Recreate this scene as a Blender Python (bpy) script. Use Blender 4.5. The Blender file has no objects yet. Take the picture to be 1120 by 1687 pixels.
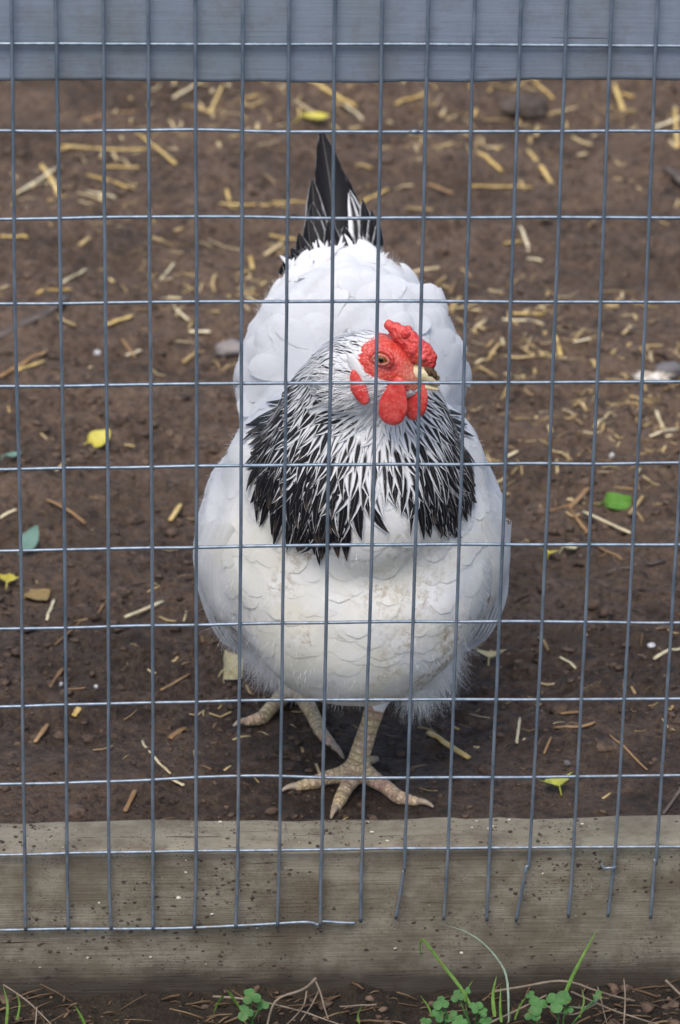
import bpy, bmesh, math, random
import numpy as np
from mathutils import Vector, Matrix
from mathutils.bvhtree import BVHTree
rng = np.random.default_rng(7); random.seed(7)
A = np.array
scene = bpy.context.scene
COL = scene.collection

# ------------------------------------------------------------------ camera
W0, H0, FPX = 1120., 1687., 6662.85
CAM = A([-0.1250, -2.1188, 1.2246]); PITCH, YAW, ROLL = 0.43314, 0.06130, 0.01841
cp, sp, cw, sw = math.cos(PITCH), math.sin(PITCH), math.cos(YAW), math.sin(YAW)
FWD = A([sw*cp, cw*cp, -sp]); R_ = A([cw, -sw, 0.]); U_ = np.cross(R_, FWD)
RGT = R_*math.cos(ROLL)+U_*math.sin(ROLL); UPV = -R_*math.sin(ROLL)+U_*math.cos(ROLL)
cam = bpy.data.cameras.new('camera'); camo = bpy.data.objects.new('camera', cam); COL.objects.link(camo)
camo.matrix_world = Matrix(((RGT[0], UPV[0], -FWD[0], CAM[0]), (RGT[1], UPV[1], -FWD[1], CAM[1]),
                            (RGT[2], UPV[2], -FWD[2], CAM[2]), (0, 0, 0, 1)))
cam.sensor_fit = 'VERTICAL'; cam.sensor_height = 36.; cam.lens = FPX/H0*36.
cam.clip_start = .05; cam.clip_end = 400.
cam.dof.use_dof = True; cam.dof.focus_distance = float((A([.03, .035, .26])-CAM) @ FWD); cam.dof.aperture_fstop = 13.0
scene.camera = camo

# ------------------------------------------------------------------ sky, sun, exposure
SUN_EL, SUN_AZ = math.radians(62), math.radians(200)     # high, over the camera's left shoulder, through cloud
world = bpy.data.worlds.new('World'); scene.world = world; world.use_nodes = True
wn = world.node_tree.nodes; wl = world.node_tree.links; wn.clear()
sky = wn.new('ShaderNodeTexSky'); sky.sky_type = 'NISHITA'; sky.sun_disc = False
sky.sun_elevation = SUN_EL; sky.sun_rotation = SUN_AZ; sky.air_density = 1.; sky.dust_density = 3.; sky.ozone_density = 1.
bg = wn.new('ShaderNodeBackground'); bg.inputs[1].default_value = .13
wo = wn.new('ShaderNodeOutputWorld'); wl.new(sky.outputs[0], bg.inputs[0]); wl.new(bg.outputs[0], wo.inputs[0])
sun = bpy.data.lights.new('sun', 'SUN'); sun.energy = 1.5; sun.angle = math.radians(30); sun.color = (1., .96, .89)
suno = bpy.data.objects.new('sun', sun); COL.objects.link(suno)
sdir = Vector((math.sin(SUN_AZ)*math.cos(SUN_EL), math.cos(SUN_AZ)*math.cos(SUN_EL), math.sin(SUN_EL)))
suno.rotation_euler = sdir.to_track_quat('Z', 'Y').to_euler()
vs = scene.view_settings; vs.view_transform = 'Standard'; vs.look = 'None'; vs.exposure = 0.82; vs.gamma = 1.; vs.use_curve_mapping = False

# ------------------------------------------------------------------ helpers
def ray(u, v): return FWD+RGT*((u-W0/2)/FPX)+UPV*((H0/2-v)/FPX)
def aty(u, v, y): d = ray(u, v); return CAM+d*((y-CAM[1])/d[1])
def atz(u, v, z): d = ray(u, v); return CAM+d*((z-CAM[2])/d[2])
def atplane(u, v, p0, n): d = ray(u, v); return CAM+d*(((p0-CAM) @ n)/(d @ n))
def toward(p, q, t): return A(p)*(1-t)+A(q)*t
def nrm(v):
    v = A(v, float); return v/(np.linalg.norm(v)+1e-12)
def nrm_v(V): return V/(np.linalg.norm(V, axis=1)[:, None]+1e-12)
def hsh(ix, iy, iz, seed):
    h = (ix.astype(np.int64)*374761393+iy.astype(np.int64)*668265263+iz.astype(np.int64)*1274126177+seed*144269) & 0x7fffffff
    h = ((h ^ (h >> 13))*1103515245) & 0x7fffffff
    h = ((h ^ (h >> 16))*69069) & 0x7fffffff
    return (h & 0xffff)/65535.*2-1
def vnoise(P, fr, seed=0):
    P = np.asarray(P, float)*fr; I = np.floor(P); f = P-I; f = f*f*(3-2*f); I = I.astype(np.int64); o = 0.
    for a in (0, 1):
        for b in (0, 1):
            for c in (0, 1):
                w = (f[..., 0] if a else 1-f[..., 0])*(f[..., 1] if b else 1-f[..., 1])*(f[..., 2] if c else 1-f[..., 2])
                o = o+w*hsh(I[..., 0]+a, I[..., 1]+b, I[..., 2]+c, seed)
    return o

def mk(name, V, F, mat, parent=None, smooth=True, uv=None, attrs=None, mats=None, mi=None, link=True):
    V = np.asarray(V, float).reshape(-1, 3)
    if parent is not None:
        o_ = parent
        while o_ is not None: V = V-A(o_.location); o_ = o_.parent
    me = bpy.data.meshes.new(name); me.from_pydata(V.tolist(), [], [list(map(int, f)) for f in F])
    for m in (mats or [mat]): me.materials.append(m)
    if smooth: me.polygons.foreach_set('use_smooth', [True]*len(me.polygons))
    if mi is not None: me.polygons.foreach_set('material_index', np.asarray(mi, np.int32))
    if uv is not None:
        l = me.uv_layers.new(name='UVMap'); vi = np.empty(len(me.loops), np.int32); me.loops.foreach_get('vertex_index', vi)
        l.data.foreach_set('uv', np.asarray(uv, np.float32)[vi].ravel())
    for k, a in (attrs or {}).items():
        at = me.attributes.new(k, 'FLOAT', 'POINT'); at.data.foreach_set('value', np.asarray(a, np.float32))
    me.update()
    o = bpy.data.objects.new(name, me); COL.objects.link(o)
    if parent is not None: o.parent = parent
    return o
def tag(o, label=None, cat=None, group=None, kind=None):
    if label: o['label'] = label
    if cat: o['category'] = cat
    if group: o['group'] = group
    if kind: o['kind'] = kind
    return o
def empty(name, loc, label, cat, group=None):
    o = bpy.data.objects.new(name, None); COL.objects.link(o); o.location = tuple(map(float, loc)); o.empty_display_size = .02
    return tag(o, label, cat, group)

class MB:
    def __init__(s): s.V = []; s.F = []; s.U = []; s.n = 0; s.X = []
    def add(s, V, F, uv=None, x=None):
        V = np.asarray(V, float); s.V.append(V); s.F += [[i+s.n for i in f] for f in F]
        s.U.append(np.zeros((len(V), 2)) if uv is None else np.asarray(uv, float)); s.X.append(np.full(len(V), 0. if x is None else x)); s.n += len(V)
    def build(s, name, mat, parent=None, smooth=True, attr=None, **k):
        return mk(name, np.concatenate(s.V), s.F, mat, parent, smooth, np.concatenate(s.U), {attr: np.concatenate(s.X)} if attr else None, **k)

def tube(P, r, n=8, flat=1., caps=True, up=None):
    """tube through points P with radius r (scalar or list); flat scales the second axis"""
    P = np.asarray(P, float); m = len(P); r = np.broadcast_to(np.asarray(r, float), (m,))
    T = np.gradient(P, axis=0); T /= np.linalg.norm(T, axis=1)[:, None]+1e-12
    ref = A([0, 0, 1.]) if up is None else A(up, float)
    if abs(T[0] @ nrm(ref)) > .9: ref = A([0, 1., 0]) if up is None else A([1., 0, 0])
    V = []; UV = []
    for i in range(m):
        b = nrm(np.cross(T[i], ref)); c = np.cross(b, T[i]); ref = c
        for k in range(n):
            a = 2*math.pi*k/n; V.append(P[i]+r[i]*(b*math.cos(a)+c*math.sin(a)*flat)); UV.append((k/n, i/(m-1)))
    F = [[i*n+k, i*n+(k+1) % n, (i+1)*n+(k+1) % n, (i+1)*n+k] for i in range(m-1) for k in range(n)]
    if caps: F += [list(range(n))[::-1], [(m-1)*n+k for k in range(n)]]
    return A(V), F, A(UV)
def spline(P, n):
    P = np.asarray(P, float); m = len(P); out = []
    for t in np.linspace(0, m-1, n):
        i = min(int(t), m-2); f = t-i
        p0, p1, p2, p3 = P[max(i-1, 0)], P[i], P[i+1], P[min(i+2, m-1)]
        out.append(.5*((2*p1)+(-p0+p2)*f+(2*p0-5*p1+4*p2-p3)*f*f+(-p0+3*p1-3*p2+p3)*f**3))
    return A(out)
_ico = {}
def ico(sub):
    if sub not in _ico:
        bm = bmesh.new(); bmesh.ops.create_icosphere(bm, subdivisions=sub, radius=1.)
        bm.verts.ensure_lookup_table(); _ico[sub] = (A([v.co[:] for v in bm.verts]), [[v.index for v in f.verts] for f in bm.faces]); bm.free()
    return _ico[sub]
def box(lo, hi, bev=.002, seg=2, nx=1):
    bm = bmesh.new(); bmesh.ops.create_cube(bm, size=1.)
    for v in bm.verts:
        for k in range(3): v.co[k] = lo[k] if v.co[k] < 0 else hi[k]
    if bev: bmesh.ops.bevel(bm, geom=bm.edges[:], offset=bev, segments=seg, affect='EDGES', profile=.6)
    bm.verts.ensure_lookup_table(); V = A([v.co[:] for v in bm.verts]); F = [[v.index for v in f.verts] for f in bm.faces]; bm.free(); return V, F

# ------------------------------------------------------------------ materials
class NT:
    def __init__(s, name):
        s.m = bpy.data.materials.new(name); s.m.use_nodes = True; s.t = s.m.node_tree; s.t.nodes.clear()
        s.out = s.n('ShaderNodeOutputMaterial')
    def n(s, ty, **k):
        o = s.t.nodes.new(ty)
        for a, v in k.items(): setattr(o, a, v)
        return o
    def put(s, sock, v):
        if hasattr(v, 'is_output') or isinstance(v, bpy.types.NodeSocket): s.t.links.new(v, sock)
        else: sock.default_value = v
    def math(s, op, a, b=0., c=None, clamp=False):
        o = s.n('ShaderNodeMath', operation=op, use_clamp=clamp); s.put(o.inputs[0], a); s.put(o.inputs[1], b)
        if c is not None: s.put(o.inputs[2], c)
        return o.outputs[0]
    def pos(s): return s.n('ShaderNodeNewGeometry').outputs['Position']
    def mapv(s, v, scale=(1, 1, 1), loc=(0, 0, 0), rot=(0, 0, 0)):
        o = s.n('ShaderNodeMapping'); s.put(o.inputs[0], v); o.inputs['Scale'].default_value = scale; o.inputs['Location'].default_value = loc; o.inputs['Rotation'].default_value = rot
        return o.outputs[0]
    def noise(s, v, scale, detail=4., rough=.55, dist=0.):
        o = s.n('ShaderNodeTexNoise'); s.put(o.inputs['Vector'], v); o.inputs['Scale'].default_value = scale; o.inputs['Detail'].default_value = detail
        o.inputs['Roughness'].default_value = rough; o.inputs['Distortion'].default_value = dist; return o.outputs[0]
    def vor(s, v, scale, feat='F1', out=0):
        o = s.n('ShaderNodeTexVoronoi', feature=feat); s.put(o.inputs['Vector'], v); o.inputs['Scale'].default_value = scale; return o.outputs[out]
    def ramp(s, f, stops, interp='LINEAR'):
        o = s.n('ShaderNodeValToRGB'); s.put(o.inputs[0], f); e = o.color_ramp; e.interpolation = interp
        while len(e.elements) < len(stops): e.elements.new(.5)
        for k, (p, c) in enumerate(stops):
            e.elements[k].position = p; c = (c, c, c) if isinstance(c, (int, float)) else c; e.elements[k].color = (*c, 1)
        return o.outputs[0]
    def mix(s, f, a, b, mode='MIX'):
        o = s.n('ShaderNodeMix', data_type='RGBA', blend_type=mode); s.put(o.inputs[0], f)
        for i, v in ((6, a), (7, b)): s.put(o.inputs[i], (*v, 1) if isinstance(v, tuple) and len(v) == 3 else v)
        return o.outputs[2]
    def bump(s, h, st=.5, dist=.001, normal=None):
        o = s.n('ShaderNodeBump'); s.put(o.inputs['Height'], h); o.inputs['Strength'].default_value = st; o.inputs['Distance'].default_value = dist
        if normal is not None: s.put(o.inputs['Normal'], normal)
        return o.outputs[0]
    def attr(s, name):
        return s.n('ShaderNodeAttribute', attribute_name=name).outputs['Fac']
    def bsdf(s, col, rough=.6, normal=None, spec=.5, metal=0., trans=0., sss=0.):
        o = s.n('ShaderNodeBsdfPrincipled')
        s.put(o.inputs['Base Color'], (*col, 1) if isinstance(col, tuple) else col); s.put(o.inputs['Roughness'], rough); s.put(o.inputs['Metallic'], metal)
        s.put(o.inputs['Specular IOR Level'], spec)
        if normal is not None: s.put(o.inputs['Normal'], normal)
        if sss: o.inputs['Subsurface Weight'].default_value = sss; o.inputs['Subsurface Radius'].default_value = (.004, .002, .001); o.inputs['Subsurface Scale'].default_value = 1.
        sh = o.outputs[0]
        if trans:
            t = s.n('ShaderNodeBsdfTranslucent'); s.put(t.inputs[0], (*col, 1) if isinstance(col, tuple) else col)
            mx = s.n('ShaderNodeMixShader'); mx.inputs[0].default_value = trans; s.t.links.new(sh, mx.inputs[1]); s.t.links.new(t.outputs[0], mx.inputs[2]); sh = mx.outputs[0]
        s.t.links.new(sh, s.out.inputs[0]); return s.m
    def rand(s): return s.n('ShaderNodeObjectInfo').outputs['Random']

def m_soil(name, dark=1.):
    t = NT(name); p = t.pos()
    n1 = t.noise(p, 7., 5, .6); n2 = t.noise(p, 60., 6, .65); n3 = t.noise(p, 330., 4, .6)
    c = t.ramp(n2, [(.25, (.046*dark, .031*dark, .022*dark)), (.5, (.132*dark, .087*dark, .060*dark)), (.75, (.27*dark, .19*dark, .136*dark))])
    c = t.mix(t.ramp(n1, [(.46, 0.), (.58, 1.)]), c, t.mix(n3, (.118*dark, .078*dark, .053*dark), (.235*dark, .164*dark, .117*dark)))
    n4 = t.noise(p, 170., 5, .7); c = t.mix(t.math('MULTIPLY', t.ramp(n4, [(.34, 1.), (.48, 0.)]), .85), c, (.022, .015, .011))  # pits of the grain darkened by colour, standing in for their shade
    c = t.mix(t.math('MULTIPLY', t.ramp(n4, [(.54, 0.), (.68, 1.)]), .65), c, (.27, .20, .145))
    # shade towards the board, painted into the soil colour with an irregular edge
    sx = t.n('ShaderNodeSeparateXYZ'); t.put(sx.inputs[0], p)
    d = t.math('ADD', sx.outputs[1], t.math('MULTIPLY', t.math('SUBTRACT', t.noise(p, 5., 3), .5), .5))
    shade_band = t.ramp(d, [(.02, 1.), (.62, 0.)])
    c = t.mix(t.math('MULTIPLY', shade_band, .8), c, t.mix(1., c, (.42, .40, .40), 'MULTIPLY'))
    c = t.mix(t.math('MULTIPLY', t.ramp(n3, [(.62, 0.), (.75, 1.)]), .35), c, (.20, .16, .125))
    c = t.mix(t.ramp(sx.outputs[1], [(.0, 1.), (.03, 0.)]), c, t.mix(1., c, (.38, .40, .34), 'MULTIPLY'))      # black humus outside the board
    c = t.mix(1., c, (1.08, 1.04, .99), 'MULTIPLY')
    c = t.mix(t.math('MULTIPLY', t.ramp(t.noise(t.mapv(p, (1., 1.6, 1.), (3., 1., 0.)), 6.5, 5, .62), [(.46, 0.), (.60, 1.)]), .55), c, t.mix(1., c, (.42, .40, .38), 'MULTIPLY'))
    h = t.math('ADD', t.math('ADD', n2, t.math('MULTIPLY', n4, .6)), t.math('MULTIPLY', n3, .25))
    return t.bsdf(c, t.ramp(shade_band, [(0., .9), (1., .72)]), t.bump(h, 1., .016), spec=.4)
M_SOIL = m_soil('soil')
def m_simple(name, c1, c2, scale=90., rough=.7, trans=0., bumpd=.0006, spec=.4, rnd=None):
    t = NT(name); p = t.pos(); c = t.mix(t.ramp(t.noise(p, scale, 4), [(.35, 0.), (.65, 1.)]), c1, c2)
    if rnd: c = t.mix(t.rand(), c, t.mix(1., c, rnd, 'MULTIPLY'))
    return t.bsdf(c, rough, t.bump(t.noise(p, scale*3, 3), .6, bumpd), spec=spec, trans=trans)
M_CRUMB = m_simple('soil_crumb', (.035, .023, .016), (.13, .086, .060), 150., .9, bumpd=.003)
M_STRAW = {
 'g': m_simple('straw_golden', (.50, .33, .10), (.70, .52, .21), 60., .5, rnd=(.8, .78, .7)),
 'p': m_simple('straw_pale', (.58, .48, .29), (.76, .67, .46), 60., .5, rnd=(.75, .74, .7)),
 'b': m_simple('straw_brown', (.22, .125, .055), (.36, .22, .10), 60., .6, rnd=(.65, .62, .6)),
 'd': m_simple('twig_dark', (.055, .042, .035), (.12, .095, .080), 60., .8)}
def m_litter():
    t = NT('straw_litter'); x = t.attr('tone'); p = t.pos()
    c = t.ramp(x, [(0., (.10, .062, .036)), (.35, (.27, .185, .10)), (.7, (.52, .38, .17)), (1., (.68, .56, .34))])
    c = t.mix(t.noise(p, 80, 3), t.mix(1., c, (.55, .52, .5), 'MULTIPLY'), c); return t.bsdf(c, .65, spec=.3)
M_LITTER = m_litter()
M_PEBBLE = m_simple('pebble', (.30, .29, .28), (.60, .59, .58), 200., .6)

def m_wood(name, base, light, dark, grime, green, knots=.26, speck=False, lowdirt=None):
    t = NT(name); p = t.pos()
    g = t.mapv(p, (1.6, 26., 26.)); warp = t.noise(t.mapv(p, (2., 5., 5.)), 2.2, 3)
    gv = t.n('ShaderNodeVectorMath', operation='ADD'); t.put(gv.inputs[0], g); sc = t.n('ShaderNodeVectorMath', operation='SCALE'); t.put(sc.inputs[0], t.n('ShaderNodeCombineXYZ').outputs[0])
    cb = t.n('ShaderNodeCombineXYZ'); t.put(cb.inputs[1], t.math('MULTIPLY', warp, 1.6)); t.put(cb.inputs[2], t.math('MULTIPLY', warp, 1.6)); t.put(gv.inputs[1], cb.outputs[0])
    rings = t.noise(gv.outputs[0], 2.6, 6, .6, .35); fine = t.noise(t.mapv(p, (5., 160., 160.)), 4., 4, .6)
    cracks = t.ramp(t.noise(t.mapv(p, (3.4, 120., 120.)), 3.3, 2, .5), [(.70, 0.), (.74, 1.)])
    c = t.mix(t.ramp(rings, [(.25, 0.), (.75, 1.)]), base, light)
    c = t.mix(t.math('MULTIPLY', t.ramp(fine, [(.45, 0.), (.7, 1.)]), knots), c, dark)
    c = t.mix(t.math('MULTIPLY', t.ramp(t.noise(p, 9., 4), [(.48, 0.), (.68, 1.)]), green), c, (.11, .125, .085))
    c = t.mix(t.math('MULTIPLY', t.ramp(t.noise(p, 17., 5, .65), [(.5, 0.), (.72, 1.)]), grime), c, (.085, .065, .05))
    c = t.mix(t.math('MULTIPLY', t.ramp(t.noise(p, 75., 6, .72), [(.5, 0.), (.66, 1.)]), grime*.75), c, (.10, .072, .052))
    c = t.mix(t.math('MULTIPLY', cracks, .7), c, (.03, .026, .022))
    if speck:
        v = t.math('ADD', t.vor(t.mapv(p, (1, 1, 1.5)), 420.), t.math('MULTIPLY', t.noise(p, 700., 2), .35)); m = t.math('MULTIPLY', t.ramp(v, [(.34, 1.), (.44, 0.)]), t.ramp(t.noise(p, 22., 4, .7), [(.46, 0.), (.60, 1.)]))
        c = t.mix(t.math('MULTIPLY', m, .85), c, (.035, .024, .018))
        sx = t.n('ShaderNodeSeparateXYZ'); t.put(sx.inputs[0], p)
        z = t.math('ADD', sx.outputs[2], t.math('MULTIPLY', t.math('SUBTRACT', t.noise(t.mapv(p, (1., 1., 2.)), 14., 5, .6), .5), .045))
        soilm = t.ramp(t.math('MULTIPLY_ADD', z, 10., 1.), [(.26, 1.), (.44, 0.)])
        mud = t.math('MULTIPLY', t.ramp(t.math('MULTIPLY_ADD', sx.outputs[2], 5., .5), [(.562, 1.), (.590, 0.)]), t.ramp(t.noise(t.mapv(p, (1., 1., 1.6)), 26., 6, .72), [(.42, 0.), (.60, 1.)]))
        c = t.mix(t.math('MULTIPLY', mud, .62), c, (.095, .074, .050))
        c = t.mix(t.math('MULTIPLY', soilm, .86), c, (.035, .027, .021))
    h = t.math('ADD', t.math('SUBTRACT', t.math('MULTIPLY', rings, .5), t.math('MULTIPLY', cracks, 1.2)), t.math('MULTIPLY', fine, .5))
    return t.bsdf(c, .82, t.bump(h, .8 if speck else .35, .0012), spec=.25)
M_RAIL = m_wood('weathered_rail_wood', (.165, .20, .25), (.21, .245, .30), (.105, .122, .145), .30, .45, knots=.10)
M_BOARD = m_wood('weathered_board_wood', (.172, .152, .112), (.258, .233, .182), (.10, .085, .062), .75, .3, speck=True)
M_POST = M_RAIL
def m_wire(name):
    t = NT(name); p = t.pos(); n = t.noise(t.mapv(p, (1, 1, .35)), 160., 4, .6)
    c = t.mix(t.ramp(n, [(.35, 0.), (.65, 1.)]), (.13, .175, .225), (.235, .285, .35))
    sx = t.n('ShaderNodeSeparateXYZ'); t.put(sx.inputs[0], p)
    low = t.ramp(t.math('ADD', sx.outputs[2], t.math('MULTIPLY', n, .18)), [(.06, 1.), (.34, 0.)])
    d = t.math('MULTIPLY', t.ramp(t.noise(p, 260., 5, .7), [(.48, 0.), (.62, 1.)]), t.math('MULTIPLY_ADD', low, .65, .1))
    c = t.mix(d, c, (.155, .13, .105))
    return t.bsdf(c, .43, t.bump(n, .5, .0006), spec=.6, metal=t.math('MULTIPLY_ADD', d, -.5, .55))
M_WIRE = m_wire('galvanised_wire')

def m_white():
    t = NT('white_feather'); p = t.pos(); uv = t.n('ShaderNodeUVMap').outputs[0]
    s = t.n('ShaderNodeSeparateXYZ'); t.put(s.inputs[0], uv); u = s.outputs[0]; v = s.outputs[1]
    au = t.math('ABSOLUTE', t.math('SUBTRACT', u, .5))
    cb = t.n('ShaderNodeCombineXYZ'); t.put(cb.inputs[0], t.math('SUBTRACT', v, t.math('MULTIPLY', au, 1.1))); t.put(cb.inputs[1], t.attr('fx'))
    barb = t.noise(t.mapv(cb.outputs[0], (34., 9., 1.)), 1., 2, .5)
    c = t.mix(t.noise(p, 30., 4), (.84, .835, .83), (.90, .89, .88))
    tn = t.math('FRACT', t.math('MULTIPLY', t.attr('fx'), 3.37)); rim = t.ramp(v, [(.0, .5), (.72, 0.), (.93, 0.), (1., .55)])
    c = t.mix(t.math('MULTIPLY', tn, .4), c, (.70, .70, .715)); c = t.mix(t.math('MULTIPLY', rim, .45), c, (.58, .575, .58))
    blot = t.math('MULTIPLY', t.ramp(t.noise(t.mapv(p, (1., 1., 1.), (.7, .2, .4)), 34., 5, .65), [(.55, 0.), (.72, 1.)]), .4); c = t.mix(blot, c, (.50, .485, .47))
    sx = t.n('ShaderNodeSeparateXYZ'); t.put(sx.inputs[0], p)
    # yellowed, soiled breast of the bird: front and low
    yl = t.math('MULTIPLY', t.ramp(sx.outputs[1], [(.06, 1.), (.125, 0.)]), t.ramp(sx.outputs[2], [(.20, 1.), (.27, 0.)]))
    c = t.mix(t.math('MULTIPLY', yl, t.math('MULTIPLY_ADD', t.ramp(t.noise(p, 26., 4, .6), [(.35, 0.), (.7, 1.)]), .62, .08)), c, (.72, .68, .52))
    sp_ = t.math('MULTIPLY', yl, t.math('MULTIPLY', t.ramp(t.noise(t.mapv(p, (1, 1, 1), (.3, .1, .2)), 17., 3), [(.50, 0.), (.62, 1.)]), t.ramp(t.noise(p, 240., 4, .7), [(.47, 0.), (.60, 1.)])))
    c = t.mix(t.math('MULTIPLY', sp_, .75), c, (.30, .20, .09))
    for q in (aty(700, 985, .030), aty(622, 975, .026), aty(655, 1040, .034), aty(745, 1050, .05)):
        dv = t.n('ShaderNodeVectorMath', operation='DISTANCE'); t.put(dv.inputs[0], p); dv.inputs[1].default_value = tuple(map(float, q))
        mk_ = t.math('MULTIPLY', t.ramp(dv.outputs['Value'], [(.004, 1.), (.022, 0.)]), t.ramp(t.noise(p, 200., 4, .72), [(.46, 0.), (.62, 1.)]))
        c = t.mix(t.math('MULTIPLY', mk_, .6), c, (.34, .25, .13))
    c = t.mix(t.math('MULTIPLY', t.ramp(barb, [(.42, 0.), (.66, 1.)]), .14), c, (.62, .62, .66))
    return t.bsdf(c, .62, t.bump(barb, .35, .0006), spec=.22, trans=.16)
M_WHITE = m_white()
def m_black(name, gloss=.42):
    # black feather with a white lacing; 'fx' is the share of black
    t = NT(name); uv = t.n('ShaderNodeUVMap').outputs[0]
    s = t.n('ShaderNodeSeparateXYZ'); t.put(s.inputs[0], uv); u = s.outputs[0]; v = s.outputs[1]
    au = t.math('MULTIPLY', t.math('ABSOLUTE', t.math('SUBTRACT', u, .5)), 2.)
    blk = t.attr('fx'); sd = t.attr('fs')
    cb = t.n('ShaderNodeCombineXYZ'); t.put(cb.inputs[0], t.math('SUBTRACT', v, t.math('MULTIPLY', au, .35))); t.put(cb.inputs[1], t.math('MULTIPLY', u, .5)); t.put(cb.inputs[2], t.math('MULTIPLY', sd, 20.))
    barb = t.noise(t.mapv(cb.outputs[0], (26., 3., 1.)), 1., 3, .6)
    edge = t.math('SUBTRACT', t.math('MULTIPLY', blk, 1.18), au)
    edge = t.math('ADD', edge, t.math('MULTIPLY', t.math('SUBTRACT', barb, .5), .55))
    m = t.ramp(t.math('MULTIPLY_ADD', edge, 1., .5), [(.32, 0.), (.68, 1.)])
    base = t.ramp(t.math('ADD', v, t.math('MULTIPLY', t.math('SUBTRACT', barb, .5), .25)), [(.05, 0.), (.24, 1.)])
    m = t.math('MULTIPLY', m, base)
    white = t.mix(barb, (.46, .46, .48), (.84, .84, .84))
    bl = t.mix(barb, (.004, .004, .006), (.014, .013, .015))
    brown = t.math('MULTIPLY', t.ramp(v, [(.75, 0.), (1., 1.)]), t.ramp(sd, [(.55, 0.), (.75, 1.)]))
    bl = t.mix(t.math('MULTIPLY', brown, .8), bl, (.11, .085, .065))
    shaft = t.ramp(au, [(.02, 1.), (.07, 0.)])
    bl = t.mix(t.math('MULTIPLY', shaft, .28), bl, (.25, .23, .21))
    c = t.mix(m, white, bl)
    return t.bsdf(c, gloss, t.bump(barb, .4, .0004), spec=.1, trans=.03)
M_HACK = m_black('laced_black_feather')
M_TAIL = m_black('glossy_black_feather', .5)
def m_skin():
    t = NT('red_skin'); p = t.pos(); n = t.noise(p, 130., 5, .65); v = t.vor(p, 520.)
    c = t.mix(t.ramp(n, [(.35, 0.), (.68, 1.)]), (.52, .028, .022), (.62, .115, .085))
    c = t.mix(t.math('MULTIPLY', t.ramp(t.noise(p, 420., 3), [(.60, 0.), (.72, 1.)]), .4), c, (.70, .42, .36))
    c = t.mix(t.math('MULTIPLY', t.attr('lore'), .6), c, (.40, .20, .13))
    m = t.ramp(t.math('ADD', t.attr('skin'), t.math('MULTIPLY', t.math('SUBTRACT', t.noise(p, 480., 3), .5), .9)), [(.42, 0.), (.58, 1.)]); c = t.mix(m, (.78, .77, .77), c)
    return t.bsdf(c, .42, t.bump(t.math('SUBTRACT', n, t.math('MULTIPLY', v, .6)), .7, .0012), spec=.5, sss=.15)
M_SKIN = m_skin()
def m_comb(rough_=.6):
    t = NT('comb_red'); p = t.pos(); n = t.noise(p, 190., 4, .6); v = t.vor(p, 430.)
    c = t.mix(t.ramp(n, [(.35, 0.), (.7, 1.)]), (.54, .030, .028), (.72, .12, .10))
    return t.bsdf(t.mix(t.math('MULTIPLY', t.ramp(t.noise(p, 600., 3, .6), [(.6, 0.), (.74, 1.)]), .45), c, (.74, .38, .33)), .46, t.bump(t.math('SUBTRACT', n, v), rough_, .0012), spec=.5, sss=.2)
M_COMB = m_comb(); M_WATTLE = m_comb(.12)
def m_leg():
    t = NT('scaly_leg_skin'); p = t.pos(); a = t.attr('along')
    w = t.math('SINE', t.math('MULTIPLY', a, 1300.)); wv = t.ramp(t.math('MULTIPLY_ADD', w, .5, .5), [(.0, 0.), (.22, 1.)])
    vr = t.vor(p, 260., 'DISTANCE_TO_EDGE'); vv = t.ramp(vr, [(.02, 0.), (.14, 1.)])
    c = t.mix(t.ramp(t.noise(p, 60., 4), [(.38, 0.), (.62, 1.)]), (.66, .49, .33), (.68, .53, .29))
    c = t.mix(t.ramp(t.noise(p, 38., 3), [(.5, 0.), (.68, 1.)]), c, (.66, .38, .30))
    k = t.math('MULTIPLY', wv, t.math('MULTIPLY_ADD', vv, .6, .4))
    c = t.mix(t.math('MULTIPLY_ADD', k, -.4, .4), c, (.26, .15, .10))
    c = t.mix(t.math('MULTIPLY', t.ramp(t.noise(p, 120., 4, .7), [(.55, 0.), (.7, 1.)]), .5), c, (.14, .09, .065))
    return t.bsdf(c, .5, t.bump(k, .9, .0012), spec=.4)
M_LEG = m_leg()
M_BEAK = m_simple('horn_beak', (.48, .38, .20), (.60, .52, .33), 120., .35)
M_BEAKD = m_simple('dirt_on_beak', (.045, .026, .015), (.13, .075, .035), 300., .7, bumpd=.002)
M_CLAW = m_simple('claw_horn', (.30, .22, .15), (.44, .36, .27), 200., .45)
M_IRIS = m_simple('iris', (.20, .085, .02), (.34, .15, .035), 300., .12)
M_PUPIL = m_simple('pupil', (.004, .004, .004), (.006, .006, .006), 50., .05, bumpd=0.)
M_LID = m_simple('eyelid_skin', (.50, .12, .085), (.52, .22, .17), 300., .5)
def m_green(name, c1, c2, sc=120., tr=.25):
    t = NT(name); p = t.pos(); c = t.mix(t.ramp(t.noise(p, sc, 4), [(.35, 0.), (.65, 1.)]), c1, c2)
    c = t.mix(t.math('MULTIPLY', t.ramp(t.noise(p, 150., 4, .7), [(.55, 0.), (.68, 1.)]), .55), c, (.16, .105, .05))
    return t.bsdf(c, .6, t.bump(t.noise(p, 260., 3), .7, .0012), spec=.3, trans=tr)
M_CLOVER = m_green('clover_leaf', (.035, .115, .028), (.07, .18, .05)); M_GRASS = m_green('grass_blade', (.075, .17, .022), (.13, .24, .045)); M_GRASSB = m_green('bluish_grass', (.16, .24, .16), (.26, .33, .26))
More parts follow.
